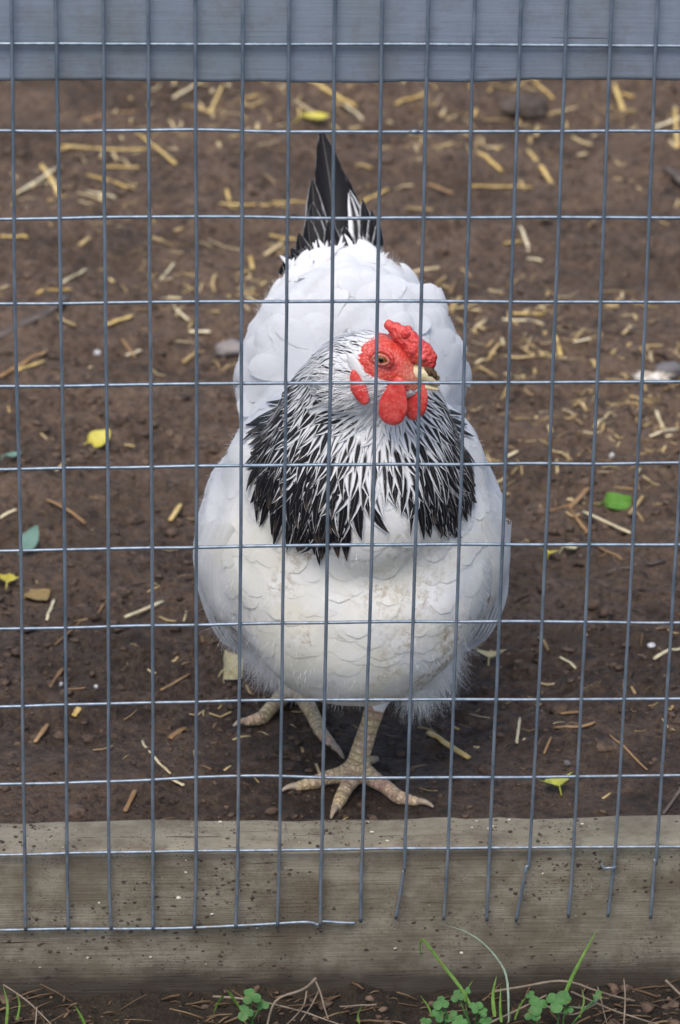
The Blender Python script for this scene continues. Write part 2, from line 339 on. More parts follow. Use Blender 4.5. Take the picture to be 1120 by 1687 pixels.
M_LEAF = {'y': m_green('yellow_leaf', (.56, .48, .06), (.66, .60, .16), 70.), 't': m_green('teal_leaf', (.12, .24, .19), (.20, .33, .27), 50.), 'n': m_green('green_leaf', (.07, .22, .02), (.15, .34, .05), 60.),
 'c': m_green('cream_leaf', (.50, .44, .24), (.62, .56, .36), 70.), 'o': m_green('tan_leaf', (.26, .17, .07), (.38, .27, .11), 70.)}

# ------------------------------------------------------------------ the ground (one sheet, a step at the board)
Z_TOP = .018; Z_OUT = -.090
def gz(x, y):
    x = np.asarray(x, float); y = np.asarray(y, float); P = np.stack([x, y, np.zeros_like(x)], -1)
    ins = .008*vnoise(P, 4.5, 1)+.006*vnoise(P, 11., 2)+.0055*vnoise(P, 26., 3)+.0056*np.abs(vnoise(P, 62., 4))
    ins = ins+.0042*np.abs(vnoise(P, 105., 51))*(vnoise(P, 9., 52) > -.3)+.0016*vnoise(P, 190., 53)
    ins = ins*np.clip((y-.03)/.2, .25, 1.)-.001
    # a shallow scrape on the left, by the board
    ins = ins-.012*np.exp(-(((x+.10)/.10)**2+((y-.085)/.04)**2))
    out = Z_OUT+.006*vnoise(P, 14., 5)+.004*vnoise(P, 40., 6)+.0035*np.abs(vnoise(P, 90., 8))+.0016*vnoise(P, 180., 54)+.006*np.clip((y+.03)/.03, 0, 1)
    s = np.clip((y-.006)/.028, 0, 1)
    return out*(1-s)+ins*s
def stretch(a, b, step, far, g=1.13):
    c = list(np.arange(a, b+1e-6, step)); s = step; lo = c[0]; hi = c[-1]
    L = []; R = []
    while hi < far[1]: s *= g; hi += s; R.append(hi)
    s = step
    while lo > far[0]: s *= g; lo -= s; L.append(lo)
    return A(L[::-1]+c+R)
gx = stretch(-.30, .46, .0030, (-60, 60)); gy = stretch(-.12, .80, .0030, (-30, .8)); gy = np.concatenate([gy, stretch(.805, 1.62, .005, (.8, 90))])
X, Y = np.meshgrid(gx, gy); Z = gz(X, Y); nx, ny = len(gx), len(gy)
idx = np.arange(nx*ny).reshape(ny, nx)
GF = np.stack([idx[:-1, :-1], idx[:-1, 1:], idx[1:, 1:], idx[1:, :-1]], -1).reshape(-1, 4)
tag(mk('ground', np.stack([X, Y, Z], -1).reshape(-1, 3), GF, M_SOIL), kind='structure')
def gz1(x, y):            # height of the ground sheet itself
    i = min(max(int(np.searchsorted(gx, x))-1, 0), nx-2); j = min(max(int(np.searchsorted(gy, y))-1, 0), ny-2)
    a = (x-gx[i])/(gx[i+1]-gx[i]); b = (y-gy[j])/(gy[j+1]-gy[j])
    return float((Z[j, i]*(1-a)+Z[j, i+1]*a)*(1-b)+(Z[j+1, i]*(1-a)+Z[j+1, i+1]*a)*b)
def gpt(u, v):
    z = 0.
    for _ in range(4):
        p = atz(u, v, z); z = gz1(p[0], p[1])
    return A([p[0], p[1], z])

# ------------------------------------------------------------------ the fence: rail, board, welded wires
fence = empty('wire_fence', (0, .02, Z_OUT), 'welded wire mesh fence stapled to grey wooden rails in front of the hen', 'fence')
rz0 = float(aty(560, 136, .002)[2])
def board(name, lo, hi, mat, label, seed, amp=.0012):
    V, F = box(lo, hi, .003, 3)
    # subdivide lengthwise so that the edges can waver
    bm = bmesh.new(); bv = [bm.verts.new(v) for v in V]
    for f in F: bm.faces.new([bv[i] for i in f])
    L = [e for e in bm.edges if abs(e.verts[0].co.x-e.verts[1].co.x) > .5*(hi[0]-lo[0])]
    bmesh.ops.subdivide_edges(bm, edges=L, cuts=150, use_grid_fill=True)
    bm.verts.ensure_lookup_table(); V = A([v.co[:] for v in bm.verts]); F = [[v.index for v in f.verts] for f in bm.faces]; bm.free()
    n = vnoise(np.stack([V[:, 0], V[:, 2]*.3, V[:, 1]*.3], -1), 16., seed); n2 = vnoise(np.stack([V[:, 0], V[:, 2], V[:, 1]], -1), 55., seed+1)
    V[:, 2] += amp*n+amp*.5*n2; V[:, 1] += (amp*.5*n2)*(V[:, 1] > (lo[1]+hi[1])/2)
    return tag(mk(name, V, F, mat, fence), label)
board('top_rail', (-.78, .0026, rz0), (.78, .0406, rz0+.14), M_RAIL, 'blue grey weathered wooden rail behind the wires at the top', 21)
board('bottom_board', (-.78, .0030, -.105), (.78, .0405, Z_TOP), M_BOARD, 'dirty grey brown wooden board along the ground', 31)
for x in (-.74, .74):
    V, F = box((x-.044, .0412, -.3), (x+.044, .13, rz0+.17), .004); mk('post', V, F, M_POST, fence)

VX = {0: [18, 92, 170, 245, 322, 400, 477, 552, 630, 706, 782, 859, 934, 1008, 1084],
      500: [25, 100, 173, 248, 324, 398, 472, 547, 621, 694, 767, 842, 915, 989, 1063],
      880: [33, 106, 178, 251, 323, 396, 468, 540, 613, 685, 757, 827.5, 900, 971, 1043, 1115.5],
      1380: [40, 110, 180, 251, 322.5, 391.5, 460, 529.5, 598, 668, 737.5, 807, 874.5, 945.6, 1015, 1083.5]}
ENDS = {0: (42, 1533), 1: (112, 1533), 2: (183, 1532), 3: (252, 1532), 4: (320, 1530), 5: (388, 1530), 6: (457, 1529), 7: (527, 1526), 8: (594, 1519), 9: (652, 1514),
        10: (731, 1515), 11: (802, 1517), 12: (850, 1518), 13: (936, 1511), 14: (1001, 1510), 15: (1071, 1513)}
MIDS = {9: (664, 1440), 12: (866, 1432), 14: (1011, 1430), 15: (1079, 1420)}
WR = .00102; yV, yH = -.0017, .0002
def wx(i): return i*.0254-.18
def wz(j): return .526-j*.0508
def modelpt(i, j, y): return A([wx(i), y, wz(j)])
for i in range(-18, 35):
    if 0 <= i <= 15:
        P = [modelpt(i, -3.4, yV)] if i < 15 else [modelpt(i, -3.4, yV), modelpt(i, 2, yV)]
        for v in (0, 500, 880, 1380):
            if i < len(VX[v]): P.append(aty(VX[v][i]+rng.normal(0, .4), v, yV))
        if i in MIDS: P.append(aty(*MIDS[i], yV))
        e = ENDS[i]; P.append(aty(e[0], e[1], yV-.0006))
    else:
        P = [modelpt(i, j+rng.normal(0, .01), yV)+A([rng.normal(0, .0004), 0, 0]) for j in (-3.4, 0, 3, 6, 9, 11 if i < 0 else 10.9)]
    Q = spline(P, 40); Q[:, 0] += .00022*vnoise(Q+A([i*3.1, 0, 0]), 30., 9)
    V, F, UV = tube(Q, WR*(1+.03*rng.normal()), 10); mk('vertical_wire', V, F, M_WIRE, fence)
HY = {0: [(0, 72), (560, 73), (1120, 76)], 1: [(0, 216), (300, 214), (560, 217), (1120, 216)], 2: [(0, 361), (180, 358), (400, 357), (560, 359), (1120, 358)], 3: [(0, 501), (400, 497), (1120, 497)],
      4: [(0, 637), (400, 632), (1120, 629)], 5: [(0, 773), (400, 767), (1120, 763)], 6: [(0, 907), (400, 900), (700, 897), (1120, 897)], 7: [(0, 1036), (400, 1027.5), (720, 1024), (1120, 1025.5)],
      8: [(0, 1164), (400, 1154), (700, 1152.6), (1120, 1151)], 9: [(0, 1292), (180, 1287), (400, 1279), (560, 1281), (700, 1281), (1120, 1278)],
      10: [(0, 1408), (180, 1404), (560, 1399), (760, 1397), (1120, 1395)], 11: [(0, 1531.5), (250, 1530), (400, 1524), (500, 1519), (523, 1523), (530, 1518), (560, 1520), (584, 1521)]}
for j in range(-3, 12):
    y = yH if j < 10 else (-.0004 if j == 10 else .0)
    if j >= 0:
        L = [modelpt(-18, j, y), modelpt(-8, j, y)]; Rr = [modelpt(24, j, y), modelpt(34, j, y)]
        d = aty(*HY[j][0], y)[2]-wz(j); L = [p+A([0, 0, d]) for p in L]
        P = L+[aty(u, v, y) for u, v in HY[j]]
        if j < 11: d = P[-1][2]-wz(j); P += [p+A([0, 0, d]) for p in Rr]
    else: P = [modelpt(i, j, y) for i in (-18, 0, 16, 34)]
    Q = spline(P, 170); Q[:, 2] += .00035*vnoise(Q+A([0, 0, j*2.3]), 26., 11)
    V, F, UV = tube(Q, WR*.97, 10); mk('horizontal_wire', V, F, M_WIRE, fence)
# a staple over the wire on the board, and the shiny drop on a wire
sp0 = aty(1003, 1427, -.001); Q = spline([sp0+A([-.004, .005, 0]), sp0+A([-.0035, -.0022, .0002]), sp0+A([0, -.0034, .0008]), sp0+A([.0035, -.0022, .0004]), sp0+A([.004, .005, 0])], 16)
V, F, _ = tube(Q, .0008, 8); mk('staple', V, F, M_WIRE, fence)
dp = aty(683, 217, -.0014); V, F = ico(2); mk('weld_spatter', V*A([.0028, .0013, .0014])*(1+.25*vnoise(V, 2.2, 3))[:, None]+dp, F, M_WIRE, fence)

# ------------------------------------------------------------------ the hen
hen = empty('hen', (.022, .14, 0.), 'white hen with black laced neck feathers and red comb walking up to the fence', 'hen')
HW = aty(619, 603, .042)                       # centre of the skull
PSI = math.radians(66); HF = nrm([math.sin(PSI), -math.cos(PSI), -.06]); HR = nrm(np.cross(HF, [0, 0, 1.])); HU = np.cross(HR, HF)
def HL(a, l, h): return HW+HF*a+HR*l+HU*h      # head space: along the beak, to the bird's right, up
def HP(u, v, l): return atplane(u, v, HW+HR*l, HR)
S = []                                          # (centre, radii, rotation matrix or None, subdivisions)
def ell(c, r, rot=None, sub=3): S.append((A(c, float), A(r, float)*np.ones(3), rot, sub))
def chain(P, R, step=.35, sub=2):
    P = np.asarray(P, float)
    for k in range(len(P)-1):
        d = np.linalg.norm(P[k+1]-P[k]); n = max(2, int(d/(step*min(R[k], R[k+1]))))
        for q in range(n+1): t = q/n; ell(toward(P[k], P[k+1], t), R[k]*(1-t)+R[k+1]*t, None, sub)
def rx(a): return np.array(Matrix.Rotation(math.radians(a), 3, 'X'))
BX = .0215
ell((BX, .112, .168), (.0885, .086, .090)); ell((BX, .122, .212), (.081, .062, .060))                       # breast and shoulders
ell((BX, .085, .150), (.074, .064, .072))                       # breast bulge
ell((BX+.002, .19, .165), (.073, .12, .078), rx(10))             # barrel
ell((.026, .264, .214), (.0725, .068, .074))                      # rump
ell((.025, .308, .234), (.055, .048, .050))                      # saddle, tail base
ell((.025, .342, .242), (.028, .030, .024))
ell((BX, .22, .135), (.056, .09, .055))                          # belly
ell((-.044, .142, .160), (.030, .070, .056)); ell((.087, .142, .163), (.030, .070, .056))    # folded wings bulge
ell((BX, .080, .222), (.068, .058, .052))                        # base of the neck under the cape
chain([(BX, .080, .225), (BX+.001, .082, .255), (BX+.001, .076, .284), HL(-.014, 0, -.008)], [.064, .053, .037, .021], .25, 3)
hm = np.stack([HF, -HR, HU], 1)
ell(HL(0, 0, 0), (.026, .0175, .0205), hm); ell(HL(.014, 0, -.004), (.020, .0125, .013), hm); ell(HL(.024, 0, -.005), (.010, .0085, .0095), hm)
ell(HP(630, 636, .0), (.012, .009, .010), hm)                  # jaw, throat
ell((-.016, .165, .098), (.029, .046, .036)); ell((.058, .150, .088), (.031, .044, .036))                        # feathered thighs
# legs: ankle positions found on the ground
def gnd(u, v, r): p = gpt(u, v); p[2] += r; return p
LEGS = []
fa = gnd(588, 1287, .011); fa[2] = max(fa[2], .012)
top1 = aty(617, 1168, .130); hock1 = toward(fa, top1, 1.45)
toes1 = [[(578, 1300), (562, 1322), (545, 1352)], [(560, 1292), (520, 1297), (463, 1307)], [(615, 1298), (655, 1322), (714, 1333)], [(598, 1270), (612, 1262), (622, 1258)]]
ra = gnd(486, 1152, .013); top2 = aty(478, 1112, .236); hock2 = toward(ra, top2, 1.6)
toes2 = [[(505, 1172), (528, 1215), (566, 1253)], [(462, 1165), (432, 1192), (384, 1199)], [(520, 1148), (565, 1152), (606, 1158)], [(478, 1140), (470, 1132), (462, 1128)]]
LEGSEG = []
for k, (an, hk, toes, thigh) in enumerate(((fa, hock1, toes1, (.062, .15, .10)), (ra, hock2, toes2, (-.016, .19, .105)))):
    chain([thigh, hk], [.018, .0085], .3, 2); chain([hk, toward(an, hk, .5), an], [.0082, .0064, .0072], .25, 2)
    LEGSEG.append((an, hk))
    ell(an+A([0, 0, -.003]), (.0075, .0075, .006))
    for q, tp in enumerate(toes):
        P = [an+A([0, 0, -.003])]
        for w, (u, v) in enumerate(tp):
            r = (.0048, .0042, .0030)[w]; p = gnd(u, v, r*.75); P.append(p)
        R = [.0070, .0059, .0050, .0034] if q < 3 else [.005, .0042, .0035, .0026]
        P = [P[0], P[1]+A([0, 0, .0025]), P[2]+A([0, 0, .0005]), P[3]]
        Pm = [P[0], P[1], toward(P[1], P[2], .5)+A([0, 0, .0012]), P[2], toward(P[2], P[3], .55)]
        chain(Pm, [R[0], R[1], R[1]*.86, R[2], R[3]*1.05], .25, 2)
        for aa, bb in zip(Pm[:-1], Pm[1:]): LEGSEG.append((aa, bb))
        LEGS.append((Pm[-2], Pm[-1], P[3]))
V = []; F = []; n = 0
for c, r, rot, sub in S:
    v, f = ico(sub); v = v*r
    if rot is not None: v = v @ rot.T
    V.append(v+c); F += [[i+n for i in q] for q in f]; n += len(v)
tmp = mk('tmp', np.concatenate(V), F, M_WHITE)
rm = tmp.modifiers.new('r', 'REMESH'); rm.mode = 'VOXEL'; rm.voxel_size = .00165
dg = bpy.context.evaluated_depsgraph_get(); em = tmp.evaluated_get(dg).to_mesh()
nv = len(em.vertices); BV = np.empty(nv*3); em.vertices.foreach_get('co', BV); BV = BV.reshape(-1, 3)
ne = len(em.edges); EE = np.empty(ne*2, np.int32); em.edges.foreach_get('vertices', EE); EE = EE.reshape(-1, 2)
BQ = np.empty(len(em.loops), np.int32); em.loops.foreach_get('vertex_index', BQ); BQ = BQ.reshape(-1, 4); BF = BQ.tolist()
tmp.evaluated_get(dg).to_mesh_clear(); me_ = tmp.data; bpy.data.objects.remove(tmp); bpy.data.meshes.remove(me_)
def segdist(P, a, b):
    ab = b-a; t = np.clip(((P-a) @ ab)/(ab @ ab), 0, 1); return np.linalg.norm(P-(a+t[:, None]*ab), axis=1), t*np.linalg.norm(ab)
ld = np.full(nv, 9.); al = np.zeros(nv); acc = 0.
for a, b in LEGSEG:
    d, t = segdist(BV, a, b); m = d < ld; ld[m] = d[m]; al[m] = (t+np.linalg.norm(a)*3)[m]
legm = (ld < .0105) & (BV[:, 2] < .085)
hd = np.linalg.norm(BV-HW, axis=1); headw = np.clip((hd-.022)/.02, 0, 1)
wgt = np.where(legm, .0, 1.)*np.maximum(headw, .0)
deg = np.bincount(EE.ravel(), minlength=nv)
def lap(P, w, n):
    for _ in range(n):
        s = np.stack([np.bincount(EE[:, 0], P[EE[:, 1], k], nv)+np.bincount(EE[:, 1], P[EE[:, 0], k], nv) for k in range(3)], 1)/deg[:, None]
        P = P+(s-P)*w[:, None]
    return P
BV = lap(BV, np.full(nv, .6), 5); BV = lap(BV, wgt*.7, 60)
lm = np.clip((BV[:, 1]-.13)/.08, 0, 1)*np.clip((BV[:, 2]-.15)/.04, 0, 1)+.35*np.clip((hd-.06)/.03, 0, 1)*(BV[:, 2] > .09)
BN = nrm_v(BV-A([BX, .19, .17])); BV = BV+BN*(lm*(.0034*vnoise(BV, 26., 41)+.0034*vnoise(BV, 55., 42)))[:, None]
bvh = BVHTree.FromPolygons(BV.tolist(), BF)
# bare face: around the eye, the lores to the beak, the throat
EYE = HP(628, 591, .0155)
FC = BV[BQ].mean(1); rel = FC-HW; fa_, fl_, fh_ = rel @ HF, rel @ HR, rel @ HU
ey = EYE-HW; ea, eh = ey @ HF, ey @ HU
def facem(a, l, h):
    m = (((a-ea-.003)/.017)**2+((h-eh+.001)/.0115)**2 < 1)
    m |= (a > ea+.004) & (h < eh+.008) & (h > eh-.019)
    return m & (a < .04)
dH0 = np.linalg.norm(rel, axis=1); skin = facem(fa_, fl_, fh_) & (np.linalg.norm(rel, axis=1) < .05)
fleg = legm[BQ[:, 0]]
hr = BV-HW; ha, hh_ = hr @ HF, hr @ HU
e1_ = 1-np.sqrt(((ha-ea-.003)/.0175)**2+((hh_-eh+.001)/.012)**2); e2_ = np.minimum(np.minimum((ha-ea-.004)/.012, (eh+.008-hh_)/.012), (hh_-eh+.019)/.012)
sk = np.clip(.5+1.6*np.maximum(e1_, e2_), 0, 1); lo_ = np.clip((ha-ea-.010)/.008, 0, 1)
mi = np.where(fleg, 2, np.where(dH0 < .046, 1, 0))
body = mk('body', BV, BF, None, hen, mats=[M_WHITE, M_SKIN, M_LEG], mi=mi, attrs={'along': al, 'fx': np.zeros(nv), 'skin': sk, 'lore': lo_}, uv=np.zeros((nv, 2))+.5)
for k, (a, b, tip) in enumerate(LEGS):
    d = nrm(b-a); P = spline([b-d*.002, toward(b, tip, .5)+A([0, 0, .0012]), tip+A([0, 0, -.0008])], 8)
    V, F, _ = tube(P, np.linspace(.0030, .0007, 8), 8); mk('claw', V, F, M_CLAW, hen)

# flow of the plumage: away from the beak on the head, from the nape on the neck, towards the tail on the body
N0 = A([BX+.001, .060, .312]); S0 = HL(.030, 0, 0)
def flow(p):
    d = np.linalg.norm(p-HW); t = min(max((d-.018)/.03, 0), 1); f = nrm(p-toward(S0, N0, t))
    if p[1] > .14: f = nrm(f+A([0, .9, 0])*min((p[1]-.14)/.05, 1)*.6)
    if p[1] > .27: f = nrm(f+A([0, .3, .7])*min((p[1]-.27)/.05, 1)*.6)
    return f
def nearest(p):
    c, n, i, d = bvh.find_nearest(Vector(p)); return A(c[:]), A(n[:])
def feather(o, t, L, Wd, nu=5, nv_=7, lift=(.0004, .0030), prof=None, jit=0., side=0., sag=0.):
    """a feather that lies on the body: starts at o, runs along t; returns verts, faces, uvs"""
    c, n = nearest(o); t = nrm(t-n*(t @ n)); sp_ = [c]; ns = [n]; ts = [t]
    vv = 1-(1-np.linspace(0, 1, nv_))**1.35
    for k in range(1, nv_):
        q = sp_[-1]+ts[-1]*L*(vv[k]-vv[k-1]); b = np.cross(ns[-1], ts[-1]); q = q+b*side*L*(vv[k]-vv[k-1])
        q[2] -= sag*L*(vv[k]-vv[k-1]); c, n = nearest(q); t = c-sp_[-1]; t = nrm(t-n*(t @ n)) if np.linalg.norm(t) > 1e-6 else ts[-1]
        sp_.append(c); ns.append(n); ts.append(t)
    if min(a_ @ b_ for a_, b_ in zip(ts[:-1], ts[1:])) < .72 or ts[-1] @ ts[0] < .25: return None
    V = []; UV = []
    for k in range(nv_):
        b = np.cross(ns[k], ts[k]); w = Wd*prof(vv[k]); lf = lift[0]+(lift[1]-lift[0])*vv[k]
        for q in range(nu):
            u = 2*q/(nu-1)-1; p = sp_[k]+b*u*w
            if abs(u) > .1 and k > 0: cc, nn = nearest(p); p = cc
            else: nn = ns[k]
            bk = -abs(u)*L*.006 if k == nv_-1 else 0
            V.append(p+ns[k]*(lf*(1-.18*u*u*prof(vv[k])))+ts[k]*(bk+(jit*.012*L*rng.normal() if k > nv_-3 else 0))); UV.append((.5+u/2, vv[k]))
    F = [[k*nu+q, k*nu+q+1, (k+1)*nu+q+1, (k+1)*nu+q] for k in range(nv_-1) for q in range(nu-1)]
    return A(V), F, A(UV)
def prof_round(v): return max(.10, min(1., (v*2.6+.25))*math.sqrt(max(0., 1-max(0, (v-.45)/.55)**2.4)))
def prof_lance(v): return max(.05, min(1., v*2.4+.25)*(1-max(0., (v-.30)/.70)**1.9))
# scattered roots over the body
tri = BQ[:, :3]
ar = np.linalg.norm(np.cross(BV[tri[:, 1]]-BV[tri[:, 0]], BV[tri[:, 2]]-BV[tri[:, 0]]), axis=1)
def roots(mask, spacing, tries):
    w = ar*mask; w = w/w.sum(); ids = rng.choice(len(tri), tries, p=w); cells = {}; out = []
    for i in ids:
        p = FC[i]; k = tuple((p//spacing).astype(int)); ok = True
        for dx in (-1, 0, 1):
            for dy in (-1, 0, 1):
                for dz in (-1, 0, 1):
                    for q in cells.get((k[0]+dx, k[1]+dy, k[2]+dz), ()):
                        if (q[0]-p[0])**2+(q[1]-p[1])**2+(q[2]-p[2])**2 < spacing**2: ok = False
        if ok: cells.setdefault(k, []).append(p); out.append(p)
    return out
dN = np.linalg.norm(FC-N0, axis=1); dH = np.linalg.norm(rel, axis=1)
ang = np.arctan2(FC[:, 0]-BX, -(FC[:, 1]-.07))                      # 0 = front of the neck
cape = .088+.006*np.sin(ang*5+1.)+.004*vnoise(FC, 40., 5)-.030*np.exp(-((ang-.20)/.30)**2)+.006*np.exp(-((ang-1.0)/.3)**2)+.010*np.exp(-((ang+.55)/.25)**2)-.026*np.clip((FC[:, 1]-.088)/.03, 0, 1)
nleg = ((ld < .017) & (BV[:, 2] < .095))[tri[:, 0]]
bodym = (~fleg) & (~nleg) & (dN > cape-.012) & (FC[:, 2] > .062)
mb = MB()
R0 = roots(bodym, .0078, 20000)
R0.sort(key=lambda p: -np.linalg.norm(p-N0))
for p in R0:
    f = nrm(flow(p)+rng.normal(0, .10, 3)); back = min(max((p[1]-.12)/.12, 0), 1); sc = 1+.35*back
    L = .025*sc*(1+.22*rng.uniform(-1, 1)); fe = feather(p, f, L, .0115*sc, lift=(.0001, .0005+.0008*rng.random()**2+.0030*back*rng.random()), prof=prof_round, jit=.3+.6*back, side=rng.normal(0, .06+.14*back))
    if fe: mb.add(*fe, rng.random()*6)
for p in roots((FC[:, 1] > .19) & (FC[:, 2] > .17), .011, 6000):      # looser feathers standing off the back and rump
    fe = feather(p, nrm(flow(p)+rng.normal(0, .30, 3)), .030*(1+.2*rng.normal()), .0085, lift=(.0004, .0030+.0040*rng.random()), prof=prof_round, jit=1.2, side=rng.normal(0, .25))
    if fe: mb.add(*fe, rng.random()*6)
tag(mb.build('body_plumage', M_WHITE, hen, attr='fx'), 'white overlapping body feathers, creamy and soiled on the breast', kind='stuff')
# the cape of black feathers laced with white
hk = [(p, np.linalg.norm(p-N0)) for p in roots((~fleg) & (~skin) & (dN < cape) & (dH > .024) & (dN > .012) & ~((fa_ > .008) & (fh_ > -.024)), .0041, 22000)]
hk.sort(key=lambda q: -q[1])
cape_o = None; mbh = MB(); fr = []
for p, d in hk:
    f = nrm(flow(p)+rng.normal(0, .04, 3)); t = min(max((d-.03)/.05, 0), 1)
    a = math.atan2(p[0]-BX, -(p[1]-.07))
    L = (.013+.020*t)*(1+.16*rng.normal()); Wd = (.0021+.0024*t)*(1+.12*rng.normal())
    throat = math.exp(-((a-.22)/.42)**2)
    blk = .18+.62*t**.7+.11*rng.normal()-.32*throat*(1-t*.35)-.10*(p[1] > .085)+.08*(a < -.35)*t
    fe = feather(p, f, L, Wd, 5, 6, (.0007, .0019+.0012*rng.random()), prof_lance, .6, side=.07*rng.normal())
    if fe: fr.append((*fe, float(np.clip(blk, .05, .97)), p, d))
# the ones seen largest (lower, towards the front) become feathers of their own
fr_s = sorted(range(len(fr)), key=lambda i: -(fr[i][5]-(1. if fr[i][4][1] > .095 else 0)))
single = set(fr_s[:300])
mbh = MB(); SD = []
for i, (V, F, U, b, p, d) in enumerate(fr):
    if i not in single: mbh.add(V, F, U, b); SD.append(np.full(len(V), rng.random()))
cape_o = mk('neck_cape', np.concatenate(mbh.V), mbh.F, M_HACK, hen, uv=np.concatenate(mbh.U), attrs={'fx': np.concatenate(mbh.X), 'fs': np.concatenate(SD)})
tag(cape_o, 'cape of black and white laced neck feathers', kind='stuff')
for i in sorted(single):
    V, F, U, b, p, d = fr[i]
    mk('neck_feather', V, F, M_HACK, cape_o, uv=U, attrs={'fx': np.full(len(V), b), 'fs': np.full(len(V), rng.random())})
# short white feathers of the head, with dark ticks
mbh = MB(); SD = []
for p in roots((~skin) & (dH < .034) & (rel @ HF < .022), .0026, 6000):
    f = nrm(flow(p)+rng.normal(0, .08, 3)); a, h = (p-HW) @ HF, (p-HW) @ HU
    if facem(a, 0, h) or a > ea+.008: continue
    fe = feather(p, f, .0085*(1+.15*rng.normal()), .0015, 3, 4, (.0003, .0014+.0006*rng.random()), prof_lance, .8)
    if not fe: continue
    tick = (a < -.002) and rng.random() < .45
    if fe: mbh.add(*fe, .34 if tick else -.35); SD.append(np.full(len(fe[0]), rng.random()*.5))
tag(mk('head_feathers', np.concatenate(mbh.V), mbh.F, M_HACK, hen, uv=np.concatenate(mbh.U), attrs={'fx': np.concatenate(mbh.X), 'fs': np.concatenate(SD)}), 'short white head feathers with dark ticks', kind='stuff')

# fluff: fine strands
def strands(name, ro, L, wid, gravity, spread, mat, label, lift=.5):
    Vs = []; Fs = []; n = 0
    for p in ro:
        c, nn = nearest(p); f = nrm(flow(p)); d = nrm(f+nn*lift+rng.normal(0, spread, 3)+A([0, 0, -gravity])); l = L*(.5+.8*rng.random()); b = nrm(np.cross(d, ray(560, 800)))
        q = c.copy(); w = wid
        for k in range(4):
            Vs += [q-b*w, q+b*w]; d = nrm(d+A([0, 0, -gravity*.35])+rng.normal(0, spread*.35, 3)+f*.2); q = q+d*l/3; w *= .55
        for k in range(3): Fs.append([n+2*k, n+2*k+1, n+2*k+3, n+2*k+2])
        n += 8
    return tag(mk(name, Vs, Fs, mat, hen, uv=np.full((n, 2), .5), attrs={'fx': np.zeros(n)}), label, kind='stuff')
def pick(mask, n): w = ar*mask; return FC[rng.choice(len(tri), n, p=w/w.sum())]
strands('down', pick(bodym & (FC[:, 1] > .02), 4500), .006, .00009, .1, .35, M_WHITE, 'fine white down over the plumage', .35)
thm = (~fleg) & (FC[:, 2] < .112) & (FC[:, 1] > .120) & (np.abs(FC[:, 0]-BX-.006) > .024)
strands('thigh_fluff', pick(thm & (~nleg), 14000), .021, .00012, .55, .7, M_WHITE, 'greyish white fluff hanging from the thighs and belly', .3)
rmp = (FC[:, 1] > .295) & (FC[:, 2] > .22)
strands('rump_fluff', pick(rmp, 900), .010, .00012, .1, .3, M_WHITE, 'loose white fluff at the root of the tail', .35)
strands('face_bristles', pick((dH < .032) & (rel @ HR > .004) & (rel @ HF < .012) & (fh_ > -.02) & (fh_ < .0) & (~skin | (rng.random(len(skin)) < .12)), 420), .009, .00016, .0, .12, M_WHITE, 'white bristle feathers below the eye and ear', .12)

# free feathers (wings, tail): blades along a 3D spine
def blade(P, Wd, nrm_dir, prof, nv_=12, nu=5, cup=.12, jit=.0):
    P = spline(P, nv_); T = np.gradient(P, axis=0); V = []; UV = []
    for k in range(nv_):
        t = nrm(T[k]); b = nrm(np.cross(nrm_dir, t)); n = np.cross(t, b); v = k/(nv_-1); w = Wd*prof(v)
        for q in range(nu):
            u = 2*q/(nu-1)-1; V.append(P[k]+b*u*w-n*cup*w*u*u+t*(jit*rng.normal() if abs(u) > .6 else 0)); UV.append((.5+u/2, v))
    F = [[k*nu+q, k*nu+q+1, (k+1)*nu+q+1, (k+1)*nu+q] for k in range(nv_-1) for q in range(nu-1)]
    return A(V), F, A(UV)
# wings: flight feathers folded along the flank, hanging below its lower edge
def prof_flight(v): return max(.08, min(1., v*3+.35)*math.sqrt(max(0, 1-max(0, (v-.55)/.45)**2.6)))
for s, xo, lab in ((-1, -.0745, 'folded white wing on the left of the picture'), (1, .1175, 'folded white wing on the right of the picture')):
    # the wing itself: a curved shield of coverts
    V, F = ico(4); Vw = V*A([.0070, .060, .034]); Vw = Vw @ rx(-6).T; Vw[:, 0] += -s*(Vw[:, 1]**2*2.2+((Vw[:, 2])**2)*6.); Vw = Vw+A([xo-s*.0105, .165, .146])
    Vw = Vw*1.+.0008*vnoise(Vw, 60., 7)[:, None]
    wing = tag(mk('wing', Vw, F, M_WHITE, hen, uv=np.full((len(V), 2), .5), attrs={'fx': np.zeros(len(V))}), lab)
    for k in range(11):
        ins = 6.5*k; sx_ = -s*ins
        if s < 0: px = [(338, 868), (327, 930), (334, 1000), (362, 1052), (408, 1078)]
        else: px = [(830, 862), (839, 925), (834, 990), (806, 1046), (762, 1074)]
        P = []; nm = []
        for q, (u, v) in enumerate(px):
            p = aty(u+sx_*(1-.25*q/4), v-ins*.15*q/4+rng.normal(0, 1.), .122+.012*q-.0042*k); c_, n_ = nearest(p)
            if (p-c_) @ n_ < .0045: p = c_+n_*(.0048-.00016*k)
            P.append(p); nm.append(n_)
        V, F, U = blade(P, .0062, nrm(nm[2]+A([s*.25, -.15, 0])), prof_flight, 14, 5, .35, .0004)
        mk('flight_feather', V, F, M_WHITE, wing, uv=U, attrs={'fx': np.full(len(V), k*.7)})
